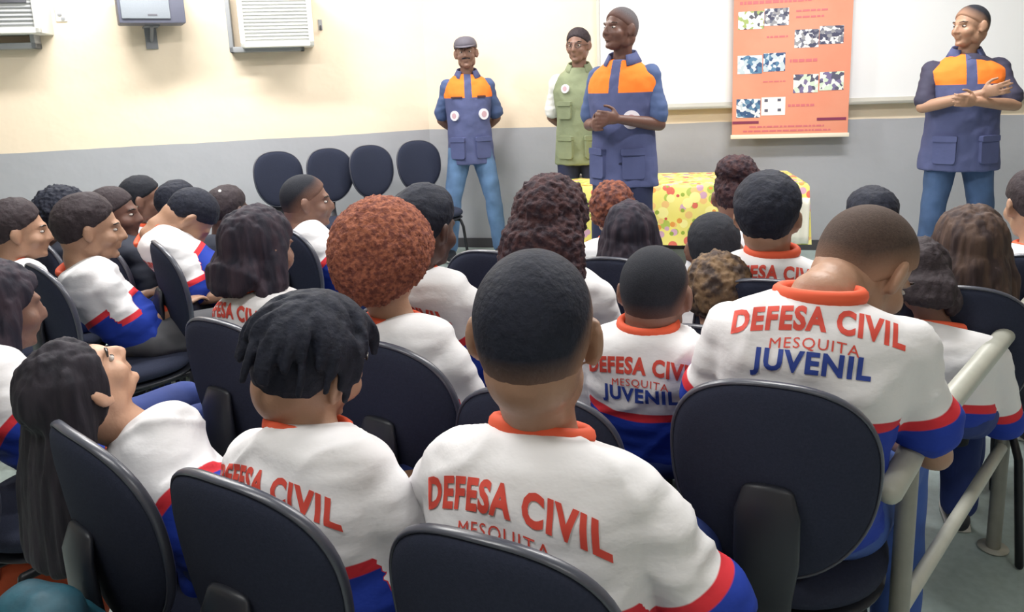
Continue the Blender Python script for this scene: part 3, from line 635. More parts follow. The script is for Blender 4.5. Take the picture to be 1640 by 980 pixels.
# air conditioners
ACW = mat('ac_white', (226, 226, 220), .45); ACG = mat('ac_grey', (150, 152, 156), .5); ACD = mat('ac_dark', (96, 96, 104), .5)
def aircon(pxl, pxr, pybot, lab, depth, hgt, sleeve, display):
    xb, zb = onwall(pxl, pybot, ML, depth); xa, _ = onwall(pxr, pybot, ML, depth); xa, xb = min(xa, xb), max(xa, xb); z1 = zb+hgt
    t = empty('air_conditioner', ML @ V((xa+xb)/2, 0, zb)); Mi = Matrix.Translation(-t.location) @ ML
    wallbox(MB(), Mi, xa, xb, 0, depth-.03, zb, z1).obj('body', ACW, t, bevel=.012)
    b = MB(); w_ = .035
    for q in ((xa, xb, depth-.03, depth, zb, zb+w_), (xa, xb, depth-.03, depth, z1-w_, z1), (xa, xa+w_, depth-.03, depth, zb, z1), (xb-w_, xb, depth-.03, depth, zb, z1)): wallbox(b, Mi, *q)
    b.obj('front_frame', ACW, t, bevel=.004)
    wallbox(MB(), Mi, xa+w_, xb-w_, depth-.03, depth-.018, zb+w_, z1-w_).obj('filter_panel', mat('ac_panel', (206, 208, 208), .5), t, smooth=False)
    l_ = MB(); n = 12
    for i in range(n):
        z = zb+w_+.02+(hgt-2*w_-.03)*i/n; wallbox(l_, Mi, xa+w_, xb-w_ if not display else xb-w_-.0, depth-.018, depth-.008, z, z+.006)
    l_.obj('louvre', ACW if not display else ACG, t, smooth=False)
    if display: wallbox(MB(), Mi, xa+.06, xa+.22, depth-.01, depth+.004, zb+.20, zb+.27).obj('control_panel', ACD, t, bevel=.004)
    # grey mounting sleeve
    s_ = MB(); a_, b_, zz0, zz1 = sleeve
    for q in ((a_, b_, 0, .14, zz0, zz0+.04), (a_, a_+.03, 0, .14, zz0, zz1), (b_-.03, b_, 0, .14, zz0, zz1)): wallbox(s_, Mi, *q)
    s_.obj('mounting_frame', ACG, t, bevel=.004)
    tag(t, lab, 'air conditioner')
a_, b_ = onwall(368, 84, ML, .14), onwall(488, 84, ML, .14)
aircon(386, 504, 76, 'cream window air conditioner in a grey frame right of the wall speaker', .30, .40, (b_[0], a_[0], a_[1], a_[1]+.55), False)
a_, b_ = onwall(-60, 80, ML, .14), onwall(58, 80, ML, .14)
aircon(-70, 66, 55, 'white air conditioner at the left edge of the picture', .30, .44, (b_[0], a_[0], a_[1], a_[1]+.5), True)
# speaker
xs, zs = onwall(240, 38, ML, .30); t = empty('wall_speaker', ML @ V(xs, .22, zs)); M_ = ML.to_3x3().to_4x4() @ Matrix.Rotation(math.radians(14), 4, 'Z')
sw = .215
MB().box((-sw, -.13, 0), (sw, .13, .28), M=M_).obj('cabinet', mat('speaker_grey', (92, 94, 110), .5), t, bevel=.012)
MB().box((-sw+.10, .125, .03), (sw-.02, .142, .26), M=M_).obj('grille', mat('speaker_grille', (138, 144, 152), .6, noise_amt=.1, nscale=300), t, bevel=.006)
MB().box((-.03, .141, .05), (.03, .145, .062), M=M_).obj('name_plate', ACD, t, smooth=False)
b = MB(); b.box((-.05, -.24, -.01), (.05, .0, .0), M=M_); b.tube([(M_ @ V(.0, -.20, -.10), .012), (M_ @ V(.0, -.02, -.01), .012)], n=10); b.box((-.04, -.235, -.16), (.04, -.205, .02), M=M_); b.obj('wall_bracket', GRYM, t, smooth=False)
tag(t, 'grey loudspeaker on a bracket high on the left wall', 'speaker')
for (px, py, lab) in ((98, 22, 'small white wall socket with dark slots left of the speaker'), (513, 42, 'small grey wall hook right of the cream air conditioner')):
    xq, zq = onwall(px, py, ML); t = empty('wall_socket' if px < 200 else 'wall_hook', ML @ V(xq, 0, zq)); Mi = Matrix.Translation(-t.location) @ ML
    if px < 200:
        wallbox(MB(), Mi, xq-.035, xq+.035, 0, .012, zq-.055, zq+.055).obj('plate', mat('plate_white', (226, 224, 216), .4), t, bevel=.003)
        q = MB(); wallbox(q, Mi, xq-.022, xq+.0, .012, .02, zq-.045, zq-.028); wallbox(q, Mi, xq-.005, xq+.02, .012, .02, zq-.015, zq+.0); q.obj('slot', ACG, t, smooth=False)
    else:
        wallbox(MB(), Mi, xq-.015, xq+.015, 0, .01, zq-.03, zq+.05).obj('plate', ACG, t, bevel=.002); MB().tube([(Mi @ V(xq, .01, zq), .006), (Mi @ V(xq, .05, zq-.03), .006), (Mi @ V(xq, .06, zq), .006)], n=8).obj('hook', ACD, t)
    tag(t, lab, 'socket' if px < 200 else 'hook')
# ------------------------------------------------------------------ table with a fruit print cloth
TZ = .66
BRp = Pz(1258, 274, TZ); BLp = Pz(900, 281, TZ); ut = (BRp-BLp).normalized(); nt2 = V(ut.y, -ut.x, 0); TL = (BRp-BLp).length; TD = .62
t = empty('table', V(*(BLp+ut*TL/2+nt2*TD/2)[:2], 0), math.atan2(ut.y, ut.x))
def lo(x, y, z): return V(x*TL/2, y*TD/2, z)
MB().box(tuple(lo(-1, -1, TZ-.03)), tuple(lo(1, 1, TZ-.006))).obj('table_top', mat('table_wood', (150, 130, 100), .5), t, bevel=.004)
for sx in (-1, 1):
    for sy in (-1, 1): c0 = lo(sx*.93, sy*.85, 0); MB().tube([(c0+V(0, 0, .01), .016), (c0+V(0, 0, TZ-.03), .016)], n=12).obj('leg', GRYM, t)
tag(t, 'low table under the yellow fruit print cloth before the back wall', 'table')
def fruitmat():
    m = bpy.data.materials.new('fruit_print'); m.use_nodes = True; N = m.node_tree.nodes; L = m.node_tree.links; tc = N.new('ShaderNodeTexCoord'); cur = None
    base = N.new('ShaderNodeTexNoise'); base.inputs['Scale'].default_value = 5; L.new(tc.outputs['Object'], base.inputs[0]); mx = N.new('ShaderNodeMix'); mx.data_type = 'RGBA'; L.new(base.outputs[0], mx.inputs[0]); mx.inputs[6].default_value = (*lin((238, 226, 140)), 1); mx.inputs[7].default_value = (*lin((234, 214, 96)), 1); cur = mx.outputs[2]
    for i, (c, sc, th) in enumerate([((176, 190, 84), 11, .36), ((236, 190, 120), 12, .30), ((222, 110, 90), 8.3, .25), ((206, 160, 180), 10.7, .26), ((244, 232, 150), 9, .34), ((160, 120, 180), 5.6, .15), ((204, 80, 76), 7, .17), ((226, 150, 70), 13, .24), ((150, 170, 60), 14, .20)]):
        mp = N.new('ShaderNodeMapping'); mp.inputs['Location'].default_value = (i*3.7, i*1.3, i*2.1); L.new(tc.outputs['Object'], mp.inputs[0]); vo = N.new('ShaderNodeTexVoronoi'); vo.inputs['Scale'].default_value = sc; L.new(mp.outputs[0], vo.inputs[0])
        lt = N.new('ShaderNodeMath'); lt.operation = 'LESS_THAN'; lt.inputs[1].default_value = th; L.new(vo.outputs['Distance'], lt.inputs[0]); mx = N.new('ShaderNodeMix'); mx.data_type = 'RGBA'; L.new(lt.outputs[0], mx.inputs[0]); L.new(cur, mx.inputs[6]); mx.inputs[7].default_value = (*lin(c), 1); cur = mx.outputs[2]
    L.new(cur, N['Principled BSDF'].inputs[0]); N['Principled BSDF'].inputs['Roughness'].default_value = .45; return m
def drape(L_, D_, drop, th=.004, n=220):
    """closed cloth lying on a table top with hanging sides"""
    pts = []; per = 2*(L_+D_)
    def rect(s, grow):
        a, b = L_/2+grow, D_/2+grow; s = s*4*(a+b)
        if s < 2*a: return V(-a+s, b, 0)
        s -= 2*a
        if s < 2*b: return V(a, b-s, 0)
        s -= 2*b
        if s < 2*a: return V(a-s, -b, 0)
        return V(-a, -b+(s-2*a), 0)
    rg = []
    for (gr, z, wv) in ((-.02, 0, -1), (-.02, 0, 0), (.0, -.002, 0), (.012, -.02, .2), (.018, -drop*.5, .7), (.024, -drop, 1)):
        r = []
        for j in range(n):
            s = j/n; q = rect(s, gr); o = q.normalized(); r.append((q*.01 if wv < 0 else q + o*(wv*.012*math.sin(s*PI*2*17+z*3))) + V(0, 0, z))
        rg.append(r)
    inner = [[q - V(q.x, q.y, 0).normalized()*(th if i else 0) - V(0, 0, th if i < 3 else 0) for q in r] for i, r in enumerate(rg)]
    return MB().rings(rg + inner[::-1], cap=True)
cl = drape(TL+.02, TD+.02, .40).obj('tablecloth', fruitmat(), None); cl.location = V(t.location.x, t.location.y, TZ+.004); cl.rotation_euler = t.rotation_euler
bm = bmesh.new(); bm.from_mesh(cl.data); bmesh.ops.recalc_face_normals(bm, faces=bm.faces); bm.to_mesh(cl.data); bm.free(); cl.data.set_sharp_from_angle(angle=math.radians(50))
tag(cl, 'yellow tablecloth printed with fruit, hanging over the low table', 'tablecloth')
xr = TL/2+.01; pn = MB()
yf = -(TD/2+.055)
pn.rings([[V(xr-.17+.18*j/24, yf-.004*math.sin(j*.9), -.09-.30*i/6) for j in range(25)]+[V(xr-.17+.18*j/24, yf+.004-.004*math.sin(j*.9), -.09-.30*i/6) for j in range(24, -1, -1)] for i in range(7)])
po = pn.obj('white_panel', mat('cloth_white', (226, 220, 206), .6), cl)
bm = bmesh.new(); bm.from_mesh(po.data); bmesh.ops.recalc_face_normals(bm, faces=bm.faces); bm.to_mesh(po.data); bm.free(); po['label'] = 'plain white cloth panel'
# ------------------------------------------------------------------ handrail
RAIL = mat('rail_paint', (176, 176, 166), .4, noise_amt=.06, nscale=30)
A = P(1458, 706, 1.32); B = P(1622, 534, 1.95); zt = .672; A.z = zt; B.z = zt+.012; dr = (B-A).normalized(); E_ = A+dr*2.6
t = empty('handrail', V(A.x, A.y, 0)); o = V(A.x, A.y, 0)
e1 = P(1424, 786, 1.24)
MB().tube([(e1-o, .024), (A+V(-.01, -.01, -.02)-o, .024), (A-o+dr*.03, .024), (E_-o, .024)], n=20).obj('top_rail', RAIL, t)
MB().tube([(V(A.x, A.y, .325)-o, .015), (V(E_.x, E_.y, .325)-o, .015)], ref=(0, 0, 1), n=16).obj('lower_rail', RAIL, t)
for k_ in (0, (B-A).length, (B-A).length+.85, 2.55):
    q = A+dr*k_-o; MB().tube([(V(q.x, q.y, .012), .019), (V(q.x, q.y, zt-.012), .019)], n=16).obj('post', mat('rail_paint_shaded', (140, 140, 132), .45, noise_amt=.08, nscale=30), t)  # post paint is the rail grey with its shade put into the colour
    MB().tube([(V(q.x, q.y, .004), .04), (V(q.x, q.y, .008), .04)], n=20, round_=False).obj('base_flange', RAIL, t)
tag(t, 'pale grey tubular handrail beside the pupils at the right', 'handrail')
# ------------------------------------------------------------------ empty chairs by the left wall
GW = 'empty chairs along the left wall'
for px, py, D, lab in ((448, 242, 5.45, 'empty black chair by the wall, leftmost of the row of four'), (530, 237, 5.6, 'empty black chair by the wall, second from the left in the row of four'),
                       (596, 232, 5.72, 'empty black chair by the wall, third from the left in the row of four'), (666, 225, 5.85, 'empty black chair by the wall, nearest the man in the cap')):
    c = chair(px, py, D, 90+62, lab, GW); c.rotation_euler.z = -math.radians(150 if px > 600 else 142)
# ------------------------------------------------------------------ standing adults
VESTM = mat('vest', (74, 82, 128), .8, noise_amt=.1, nscale=5, bump=.006, bscale=10, attr='zone', cols=[(84, 90, 128), (252, 130, 52)], widths=[0], spec=.2)
VESTG = mat('vest_green', (130, 138, 108), .85, noise_amt=.15, nscale=6, bump=.006, bscale=12)
NAVY = mat('navy_cloth', (82, 88, 126), .8, noise_amt=.1, nscale=6, bump=.003, bscale=20, spec=.2); DNAVY = mat('dark_tee', (54, 52, 74), .8, noise_amt=.1, nscale=8, bump=.003, bscale=18); STEEL = mat('steel_blue_shirt', (74, 92, 134), .8, noise_amt=.1, nscale=8, bump=.003, bscale=18)
WTEE = mat('white_tee', (228, 226, 222), .8); SHOE = mat('shoe_black', (38, 40, 46), .5)
def adult(px, pytop, D, phi, lab, pose, skin, hair, shirt, vest, trousers, turn=0, nod=0, wid=1., legs=.0, vestw=1., g=1., tilt=0, deep=1., badges=(), leancorr=0.):
    top = P(px, pytop, D); Hh = top.z; k = Hh/1.75; rz = -math.radians(phi); base = V(top.x, top.y, 0) + Matrix.Rotation(rz, 3, 'Z') @ V(leancorr, -.02, 0)
    pel = V(0, 0, .93*k); nk = V(0, -.02*k, 1.47*k); hc = V(-leancorr, .02*k, Hh-.118*g)
    J = dict(pelvis=pel, neck=nk, sh=[], el=[], wr=[], hip=[], kn=[], an=[], stand=1, slouch=0, deep=deep)
    palms = [V(0, 0, -1)]*2; curl = .5
    for i, s in enumerate((-1, 1)):
        S = V(s*.175*k*wid, -.02*k, 1.385*k); 
        if pose == 'back': E = V(s*(.225*wid+.02)*k, -.11*k, 1.12*k); W = V(s*.09*k, -.23*k, 1.0*k); palms[i] = V(0, -1, 0)
        elif pose == 'hands': 
            E = V(s*.235*k*wid, -.02*k, 1.115*k); W = V(s*.075*k, .215*k, (1.16 if s < 0 else 1.13)*k); palms[i] = V(-s, .1, .1); curl = .75
        elif pose == 'cross':
            E = V(s*.245*k*wid, .10*k, 1.165*k); W = V(-s*.02*k, (.235 if s > 0 else .27)*k*deep**.6, (1.245 if s > 0 else 1.20)*k); palms[i] = V(0, -1, 0); curl = .35
        J['sh'].append(S); J['el'].append(E); J['wr'].append(W)
        J['hip'].append(V(s*.09*k*wid, 0, .90*k)); J['kn'].append(V(s*(.10+legs*.6)*k, .03*k, .49*k)); J['an'].append(V(s*(.10+legs)*k, -.01*k, .085*k))
    root, so, X = person('person', lab, base, rz, J, k, g, hc, hrotm(turn, nod, tilt), skin, hair, shirt, trousers, SHOE, wid=wid, vox=.0065, palms=palms, curl=curl, sleeve=.80, text=None, seed=int(px))
    # vest
    ax = (nk-pel).normalized(); v = MB(); rows = [(.775, .200*vestw, .140), (.93, .188*vestw, .138), (1.10, .176*vestw, .138), (1.22, .190*vestw, .138), (1.32, .202*vestw, .130), (1.375, .198*vestw, .118), (1.412, .172, .106), (1.445, .122, .092), (1.475, .084, .078)]
    v.tube([(V(0, -.01*k - .006*k*(z > 1.3), z*k), a*k, b_*k*deep) for z, a, b_ in rows], n=32, round_=False)
    vm = solid(v, .008, 5); wobble(vm, .008, 7, (1, 1, .7), int(px)); wobble(vm, .004, 20, seed=3)
    a = coords(vm); z = a[:, 2]; front = a[:, 1] > 0
    zone = (z - (1.295*k)) - np.where(front & (np.abs(a[:, 0]) < .024), 1, 0)
    attr(vm, 'zone', zone); vo_ = link('vest', vm, vest, root)
    # collar: two standing flaps
    cm = vest if vest is VESTG else NAVY
    rg = []; n = 30
    for j in range(n+1):
        th = math.radians(-235 + 290*j/n) ; c0 = V(math.cos(th)*.074*k, math.sin(th)*.068*k-.014*k, 1.475*k - .018*k*math.sin(th)); o_ = V(math.cos(th), math.sin(th), 0)
        up = V(0, 0, 1); rg.append([c0+up*.032*k-o_*.004, c0+up*.036*k+o_*.004, c0+o_*.034*k-up*.020*k, c0+o_*.028*k-up*.026*k, c0+o_*.004-up*.004])
    MB().rings(rg).obj('collar', cm, vo_)
    bv = BVHTree.FromPolygons([tuple(q.co) for q in vm.vertices], [tuple(p.vertices) for p in vm.polygons])
    def stick(x, z, w_, h_, m, name, th=.006, round_=True, par=vo_, lift=0.):
        hit = bv.ray_cast(V(x*k, 1, z*k), V(0, -1, 0))
        if hit[0] is None: return None
        nn = hit[1] if hit[1].y > 0 else -hit[1]; q = V(nn.x, nn.y, nn.z*.3).normalized(); u = V(q.y, -q.x, 0).normalized(); w2 = q.cross(u); w2 = w2 if w2.z > 0 else -w2
        pts = []
        for jj in range(28):
            a_ = 2*PI*jj/28; cxx, czz = math.cos(a_), math.sin(a_)
            if not round_: e = .25; cxx = math.copysign(abs(cxx)**e, cxx); czz = math.copysign(abs(czz)**e, czz)
            pts.append(hit[0] + u*(w_*k*cxx) + w2*(h_*k*czz))
        mm = MB(); mm.rings([[p_+q*(lift-.02) for p_ in pts], [p_+q*(lift+th) for p_ in pts]]); return mm.obj(name, m, par, smooth=False)
    pk = cm
    for s in (-1, 1):
        stick(s*.105*vestw, .90, .062, .075, pk, 'pocket', .010, False); stick(s*.105*vestw, .975, .066, .018, pk, 'pocket_flap', .016, False)
        if vest is VESTG: stick(s*.10, 1.17, .055, .055, pk, 'pocket', .010, False); stick(s*.10, 1.225, .058, .016, pk, 'pocket_flap', .016, False)
    for (x, z, r_) in badges:
        bb = stick(x, z, r_, r_*1.05, mat('badge_white', (226, 222, 230), .5), 'badge', .012)
        if bb: stick(x, z, r_*.55, r_*.6, mat('badge_rose', (196, 160, 170), .5), 'badge_emblem', .0135, par=bb)
    return root, vo_, X, k, stick
CAPM = mat('cap_grey', (92, 88, 98), .7)
r1, v1, X1, k1, st1 = adult(745, 60, 5.80, 176, 'man in grey cap, orange and navy vest and jeans, hands behind his back', 'back', 'brown', ('buzz', 'buzz'), STEEL, VESTM, JEANS, wid=.9, vestw=.95, legs=.10, turn=4, nod=-4, tilt=3, badges=((.11, 1.16, .036), (-.11, 1.165, .040)))
cp = MB(); n = 32; rg = []
for (r_, z) in ((.088, .040), (.089, .062), (.085, .085), (.070, .108), (.045, .122), (.015, .128)): rg.append([X1 @ V(r_*math.cos(2*PI*j/n), -.008 + r_*1.12*math.sin(2*PI*j/n), z) for j in range(n)])
cp.rings(rg); c_ = cp.obj('cap', CAPM, r1)
bl = MB(); bl.rings([[X1 @ V(.072*math.cos(a), .075+sc_*.075*math.sin(a)**.8 if math.sin(a) > 0 else .075, z-.02*sc_*math.sin(a)) for a in [PI*j/20 for j in range(21)]] for (sc_, z) in ((1, .046), (1, .052))]); bl.obj('visor', CAPM, c_)
st1(.09, 1.30, .045, .006, mat('name_tape', (70, 40, 40), .6), 'name_tape', .006, False); st1(-.10, 1.30, .035, .008, mat('name_tape', (70, 40, 40)), 'name_tape', .006, False)
m_ = MB(); m_.tube([(X1 @ V(-.028, .094, -.046), .004), (X1 @ V(0, .103, -.041), .006), (X1 @ V(.028, .094, -.046), .004)], n=8); m_.obj('moustache', HAIR['buzz'], r1)
r2, v2, X2, k2, st2 = adult(925, 46, 5.45, 190, 'man in green pocketed field vest over white shirt, behind the central speaker', 'back', 'brown', ('short', 'dbrown'), WTEE, VESTG, NAVYT, turn=14, nod=2, badges=((.09, 1.33, .03),), wid=.90, vestw=.96)
gl = MB(); gm = mat('glasses', (60, 50, 56), .3)
for s in (-1, 1):
    rr = [X2 @ V(s*.032+.022*math.cos(2*PI*j/16), .098, .004+.015*math.sin(2*PI*j/16)) for j in range(17)]; gl.tube([(q, .002) for q in rr], ref=(0, 1, 0), n=6)
    gl.tube([(X2 @ V(s*.055, .094, .008), .002), (X2 @ V(s*.08, .0, .008), .002)], n=6)
gl.obj('glasses', gm, r2)
r3, v3, X3, k3, st3 = adult(992, 12, 4.22, 212, 'man in orange and navy vest speaking with hands joined before the table', 'hands', 'dark', ('buzz', 'grey'), STEEL, VESTM, NAVYT, turn=22, nod=-6, wid=.9, legs=.03, badges=((-.10, 1.15, .048),), vestw=1.02)
r4, v4, X4, k4, st4 = adult(1556, 9, 4.45, 196, 'man in orange and navy vest and jeans standing with folded arms', 'cross', 'tan', ('buzz', 'buzz'), DNAVY, VESTM, JEANSD, turn=58, nod=0, wid=1.0, vestw=1.13, legs=.06, deep=1.22, leancorr=0.)
# ------------------------------------------------------------------ pupils
def S_(D): return 1222/D
B_ = 'blue and white jersey'
pupil('boy front centre', 858, 538, 1.12, (768, 862, .86), 'close-cropped boy seated front centre, seen from behind, tall neck, arms folded', g=1.13, k=1.0, wid=1.13, nkpx=(868, 690, 1.12), skin='tan', hair=('buzz', 'black'), trousers=BLUET, text=('y', -.024), phi=29, chphi=26,
      turn=-16, nod=4, arms='hug', elbow=.055, sleeve=.60, vox=.0065, chlab='black padded chair in front, under the close-cropped boy with folded arms', neckfwd=.02, nlen=1.35)
pupil('boy twists', 500, 584, 1.28, (348, 768, 1.00), 'pupil with short black twisted hair leaning right, between two front chairs', g=1.04, k=.92, wid=1.05, nkpx=(495, 685, 1.24), skin='tan', hair=('twists', 'black'), text=('y', -.012), phi=30, turn=8, nod=14, tilt=12, eyes=True, vox=.0075,
      chlab='black padded chair in front, left one, behind the pupil with twisted hair', neckfwd=.03)
pupil('big boy', 1385, 432, 1.50, (1235, 615, 1.20), 'broad boy at right with shaved sides bending his head down to the right', g=1.06, k=.98, wid=1.02, sleeve=.66, stripe=.20, pel=(.035, .02), legaz=16, leglen=.33, nkpx=(1312, 472, 1.37), skin='tan', hair=('buzz', 'buzzbrown'), trousers=mat('bright_jeans', (58, 88, 160), .85, noise_amt=.15, nscale=9, bump=.002, bscale=25), text=('y', .046), phi=24, turn=42, nod=40, tilt=0, vox=.0065, eyes=True,
      chlab='large black padded chair at right, under the broad boy with bent head', neckfwd=.13, elbow=.02, nlen=.75)
pupil('boy21', 1050, 472, 1.70, (842, 626, 1.36), 'short-haired boy in full view jersey print, between the front boy and the broad boy', g=.96, k=.84, wid=1.04, stripe=.205, pelpx=(1045, 800, 1.72), nkpx=(1038, 520, 1.66), skin='brown', hair=('buzz', 'buzz'), text='y', phi=22, turn=4, nod=4,
      chlab='black padded chair partly behind the neck of the front centre boy', vox=.0075, neckfwd=.03)
pupil('girl bob', 416, 402, 1.98, (362, 505, 1.80), 'girl with straight dark shoulder-length hair in the second row left', g=.96, k=.88, nkpx=(412, 462, 1.96), skin='brown', hair=('bob', 'bobdark'), hairlen=.03, text=('y', .03), phi=32, turn=2, nod=6, chlab='black padded chair under the girl with straight dark hair')
pupil('afro', 617, 418, 1.80, (600, 548, 1.56), 'pupil with round reddish afro hair in the second row', g=.98, k=.86, nkpx=(632, 512, 1.78), skin='tan', hair=('afro', 'afro'), text='y', phi=32, turn=-4, nod=4, chlab='black padded chair under the pupil with the reddish afro', nlen=1.15)
pupil('dark16', 684, 368, 2.10, (668, 478, 1.95), 'dark-haired pupil half hidden by the reddish afro', g=.95, k=.84, skin='deep', hair=('thick', 'black'), text='y', phi=32, turn=6, nod=10, chlab='black padded chair glimpsed right of the reddish afro', pel=(.06, 0))
pupil('boy6', 146, 368, 2.72, (112, 413, 2.56), 'boy in profile at left with hands raised before his chest', g=1.0, k=.86, skin='tan', hair=('thick', 'dbrown'), phi=42, turn=20, nod=6, arms='fwd', trousers=GREYT, shoes=mat('shoe_green', (24, 120, 98), .5), eyes=True, shortpants=True,
      chlab='black padded chair at left under the boy in profile with raised hands', vox=.007)
pupil('boy5', 32, 372, 2.98, (-12, 415, 2.85), 'boy at the left edge in profile, jersey white above blue', g=1.0, k=.86, skin='tan', hair=('thick', 'dbrown'), phi=42, turn=20, nod=4, eyes=True, chlab='black padded chair at the left edge under the boy in profile')
pupil('girl4', -4, 496, 1.85, (-45, 590, 1.60), 'pupil with dark straight hair cut off by the left edge, white sleeve showing', g=1.0, k=.86, skin='brown', hair=('long', 'bobdark'), hairlen=.10, phi=36, turn=0, nod=8, chlab='black padded chair cut off by the left edge', nlen=1.2)
pupil('dark7', 103, 346, 3.35, (98, 372, 3.25), 'pupil with round black hair by the left wall, leftmost in the far row', g=.95, k=.80, skin='deep', hair=('curly', 'black'), phi=40, shirt=mat('dark_shirt', (44, 48, 62), .8), chlab='black padded chair in the far left row, leftmost')
pupil('prof8', 184, 344, 3.30, (205, 378, 3.10), 'dark-skinned pupil in profile between two boys at left', g=1.0, k=.82, skin='dark', hair=('short', 'dbrown'), phi=45, turn=35, nod=2, eyes=True, shirt=mat('dark_shirt', (44, 48, 62)), chlab='black padded chair at left, just right of the boy in profile', pel=(-.05, .1))
pupil('boy9', 230, 320, 3.75, None, 'dark-haired boy against the grey wall, head upright above the left rows', g=.98, k=.80, skin='brown', hair=('short', 'buzz'), phi=45, turn=28, nod=2, eyes=True)
pupil('boy10', 290, 328, 3.70, None, 'pupil with flat dark hair behind the boy bending down', g=.98, k=.80, skin='deep', hair=('flat', 'black'), phi=40, turn=0, nod=0)
pupil('boy11', 304, 350, 3.08, (302, 380, 2.80), 'boy bending forward at left with white back turned and black hair down', g=1.0, k=.84, wid=1.05, skin='tan', hair=('short', 'black'), phi=55, turn=10, nod=62, text='y', pel=(-.16, .06), neckfwd=.10, nlen=.6,
      chlab='black padded chair at left behind the boy bending forward')
pupil('girl12', 368, 338, 3.60, None, 'small dark-haired pupil with a white hair clip by the left wall', g=.98, k=.78, skin='deep', hair=('flat', 'dbrown'), phi=30, clip=(.03, -.08, .07), shirt=mat('dark_shirt', (44, 48, 62)))
pupil('boy14', 492, 324, 3.18, (492, 356, 3.02), 'short-haired boy in profile before the empty wall chairs', g=.98, k=.84, skin='brown', hair=('buzz', 'buzz'), phi=45, turn=30, nod=2, eyes=True, chlab='black padded chair in the middle left, under the boy before the wall chairs', pel=(.08, 0))
pupil('girl17', 884, 356, 2.20, (880, 475, 2.05), 'girl with long curly brown hair behind the front centre boy', g=1.0, k=.88, skin='tan', hair=('curlylong', 'curlyb'), hairlen=.27, phi=26, turn=0, nod=4, text='y', chlab='black padded chair hidden behind the head of the front centre boy', wid=1.02)
pupil('small18', 980, 338, 3.25, None, 'small pupil with reddish brown hair in front of the speaking man', g=.92, k=.74, skin='tan', hair=('curly', 'redbrown'), phi=10, turn=-10, nod=4)
pupil('girl19', 1010, 380, 2.50, (975, 410, 2.30), 'girl with smooth dark hair to the shoulders, middle of the picture', g=.98, k=.80, skin='brown', hair=('long', 'bobdark'), hairlen=.12, phi=18, turn=0, nod=4, shirt=mat('dark_shirt', (44, 48, 62)), chlab='black padded chair with pale top edge left of the short-haired boy', pel=(.05, 0))
pupil('boy20', 1143, 402, 2.30, None, 'pupil with short dark cap of hair before the yellow tablecloth', g=.96, k=.80, skin='brown', hair=('short', 'buzz'), phi=20, turn=-6, nod=8)
pupil('girl22', 1150, 474, 2.00, (1112, 512, 1.82), 'pupil with fluffy blond-brown hair beside the short-haired boy', g=.84, k=.80, skin='tan', hair=('curly', 'blonde'), phi=20, turn=0, nod=20, chlab='black padded chair between the short-haired boy and the broad boy', shirt=mat('dark_shirt', (44, 48, 62)), pel=(.05, .05))
pupil('bun23', 1178, 318, 2.95, None, 'pupil with piled up brown curls behind the thick-haired boy', g=1.0, k=.82, skin='brown', hair=('bun', 'curlyb'), phi=20, turn=-6, nod=6)
pupil('boy24', 1230, 350, 2.08, (1222, 440, 1.94), 'boy with thick dark swept hair in front of the tablecloth', g=.98, k=.88, nkpx=(1236, 402, 2.06), skin='tan', hair=('thick', 'black'), text=('y', .03), phi=18, turn=8, nod=4, chlab='black padded chair under the thick-haired boy before the tablecloth')
pupil('boy25', 1395, 354, 2.42, None, 'pupil with flat-topped black hair beside the folded-arms man', g=.90, k=.80, skin='brown', hair=('flat', 'black'), phi=20)
pupil('girl27', 1472, 442, 1.95, None, 'pupil with dark hair bent down behind the broad boy, orange collar', g=.80, k=.84, nkpx=(1498, 525, 1.90), skin='brown', hair=('long', 'dbrown'), hairlen=.02, phi=24, turn=-10, nod=25, pel=(.05, -.0))
pupil('girl28', 1552, 402, 2.12, (1542, 456, 1.92), 'girl with long light brown hair at right behind the handrail', g=1.05, k=.88, skin='tan', hair=('long', 'longbrown'), hairlen=.26, phi=24, turn=0, nod=6, shirt=mat('dark_shirt', (44, 48, 62)), chlab='black padded chair at right under the long-haired girl')
pupil('edge29', 1655, 330, 2.40, (1662, 406, 2.2), 'pupil with brown hair cut off by the right edge', g=.98, k=.84, skin='tan', hair=('short', 'dbrown'), phi=24, turn=-20, nod=6, chlab='black padded chair cut off by the right edge')
chair(778, 402, 2.35, 24, 'empty black padded chair beyond the front centre boy, left of his head')
# girl with her head thrown back
g3 = P(130, 620, 1.42)
cH = chair(108, 690, 1.18, 40, 'black padded chair at left holding the girl with her head thrown back')
rz = -math.radians(40); base = V(cH.location.x, cH.location.y, 0) + Matrix.Rotation(rz, 3, 'Z') @ V(.0, .0, 0); inv = Matrix.Rotation(-rz, 3, 'Z'); hc = inv @ (g3-base)
hr = hrotm(-10, -40, 0); nk = hc + (hr @ V(0, -.028, -.055)) + V(0.02, .085, -.085)
pel = V(.02, .0, SEATZ+.10); axx = (nk-pel).normalized(); k = .86
J = dict(pelvis=pel, neck=nk, sh=[], el=[], wr=[], hip=[], kn=[], an=[])
for s in (-1, 1):
    S0 = nk-axx*.09*k+V(s*.15*k, 0, 0); E0 = S0+V(s*.05, -.02, -.24)*k; W0 = E0+V(s*.01, .12, -.17)*k
    J['sh'].append(S0); J['el'].append(E0); J['wr'].append(W0); Hh = pel+V(s*.085*k, .03, -.03); K_ = Hh+V(s*.04, .37, 0); J['hip'].append(Hh); J['kn'].append(K_); J['an'].append(V(K_.x, K_.y+.03, .07))
Xg = Matrix.Translation(hc) @ hr.to_4x4()
bk = Xg @ V(-.02, -.07, -.02); J['fallback'] = bk; J['fallend'] = bk + V(-.0, -.06, -.26)
person('person', 'girl at left with head thrown back, long dark hair falling behind her chair', base, rz, J, k, .90, hc, hr, 'light', ('long', 'longblack'), None, BLUET, mat('shoe_dark', (40, 42, 50)), vox=.0065, eyes=True, seed=11)
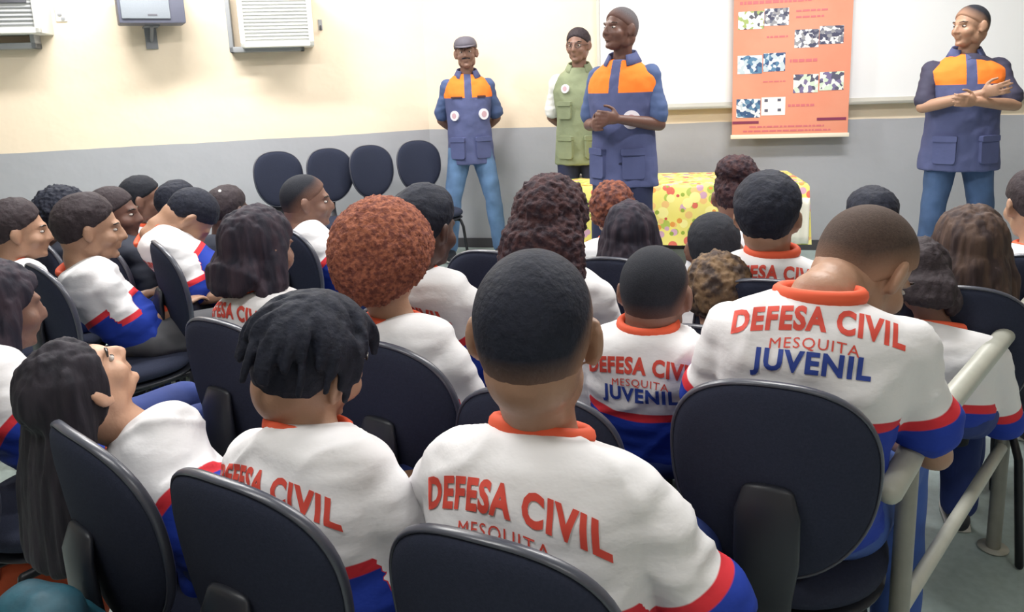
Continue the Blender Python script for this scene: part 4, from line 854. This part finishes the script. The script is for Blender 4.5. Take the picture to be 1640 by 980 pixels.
# ------------------------------------------------------------------ bags and small things
def blobbag(name, label, cat, c, size, rz, m, seed, z0=0.):
    b = MB(); sx, sy, sz = size
    b.tube([(V(0, 0, sy*.0+.03), sx*.92, sy*.95), (V(0, 0, sz*.35), sx, sy), (V(0, .0, sz*.75), sx*.85, sy*.8), (V(0, 0, sz*.97), sx*.5, sy*.45)], n=28)
    me = solid(b, .009, 4); wobble(me, .02, 7, seed=seed); wobble(me, .006, 22, seed=seed); a = coords(me); a[:, 2] = np.maximum(a[:, 2], 0); setco(me, a)
    o = link(name, me, m); o.location = c; o.rotation_euler.z = rz; tag(o, label, cat); return o
q = P(30, 965, 1.0)
chb = chair(-30, 1075, .80, 30, 'black chair under the teal backpack at the lower left corner')
tb = blobbag('backpack', 'teal and black backpack at the lower left corner', 'bag', V(q.x+.02, q.y, SEATZ+.028), (.20, .13, .165), -.5, mat('teal_cloth', (30, 104, 124), .6, col2=(24, 34, 48), nscale=4, bump=.004, bscale=20), 4)
zt_ = .165
MB().tube([(V(.10, -.02, zt_*.8), .014, .006), (V(.13, .02, zt_*.95), .014, .006), (V(.17, .05, zt_*.75), .014, .006), (V(.19, .05, zt_*.4), .014, .006)], n=10).obj('strap', mat('strap_pale', (196, 190, 170), .7), tb)
MB().tube([(V(-.12, -.05, zt_*.80), .006), (V(0, -.09, zt_*.88), .006), (V(.1, -.06, zt_*.85), .006)], n=8).obj('zip', METB, tb)
q = Pz(45, 925, .20); ob = blobbag('tote_bag', 'orange cloth bag on the floor at the lower left', 'bag', V(q.x, q.y, 0), (.17, .10, .23), .6, mat('orange_cloth', (206, 92, 58), .8, noise_amt=.12, nscale=8, bump=.004, bscale=18), 9)
for s in (-1, 1): MB().tube([(V(-.07, s*.03, .20), .006), (V(-.05, s*.03, .27), .006), (V(.05, s*.03, .27), .006), (V(.07, s*.03, .20), .006)], n=8).obj('handle', mat('orange_strap', (180, 76, 50), .7), ob)
q = P(282, 505, 2.86); lb = blobbag('satchel', 'small black bag on the lap of the boy in profile, orange pompom hanging from it', 'bag', V(q.x, q.y, .50), (.14, .08, .12), -.6, mat('bag_black', (40, 42, 54), .35), 3)
po = MB(); c0 = P(262, 500, 2.72) - lb.location; c0 = Matrix.Rotation(.6, 3, 'Z') @ c0; po.ell(c0, (.028, .028, .028)); me = solid(po, .005, 1); wobble(me, .006, 90); link('pompom', me, mat('pompom_orange', (232, 84, 52), .8), lb)
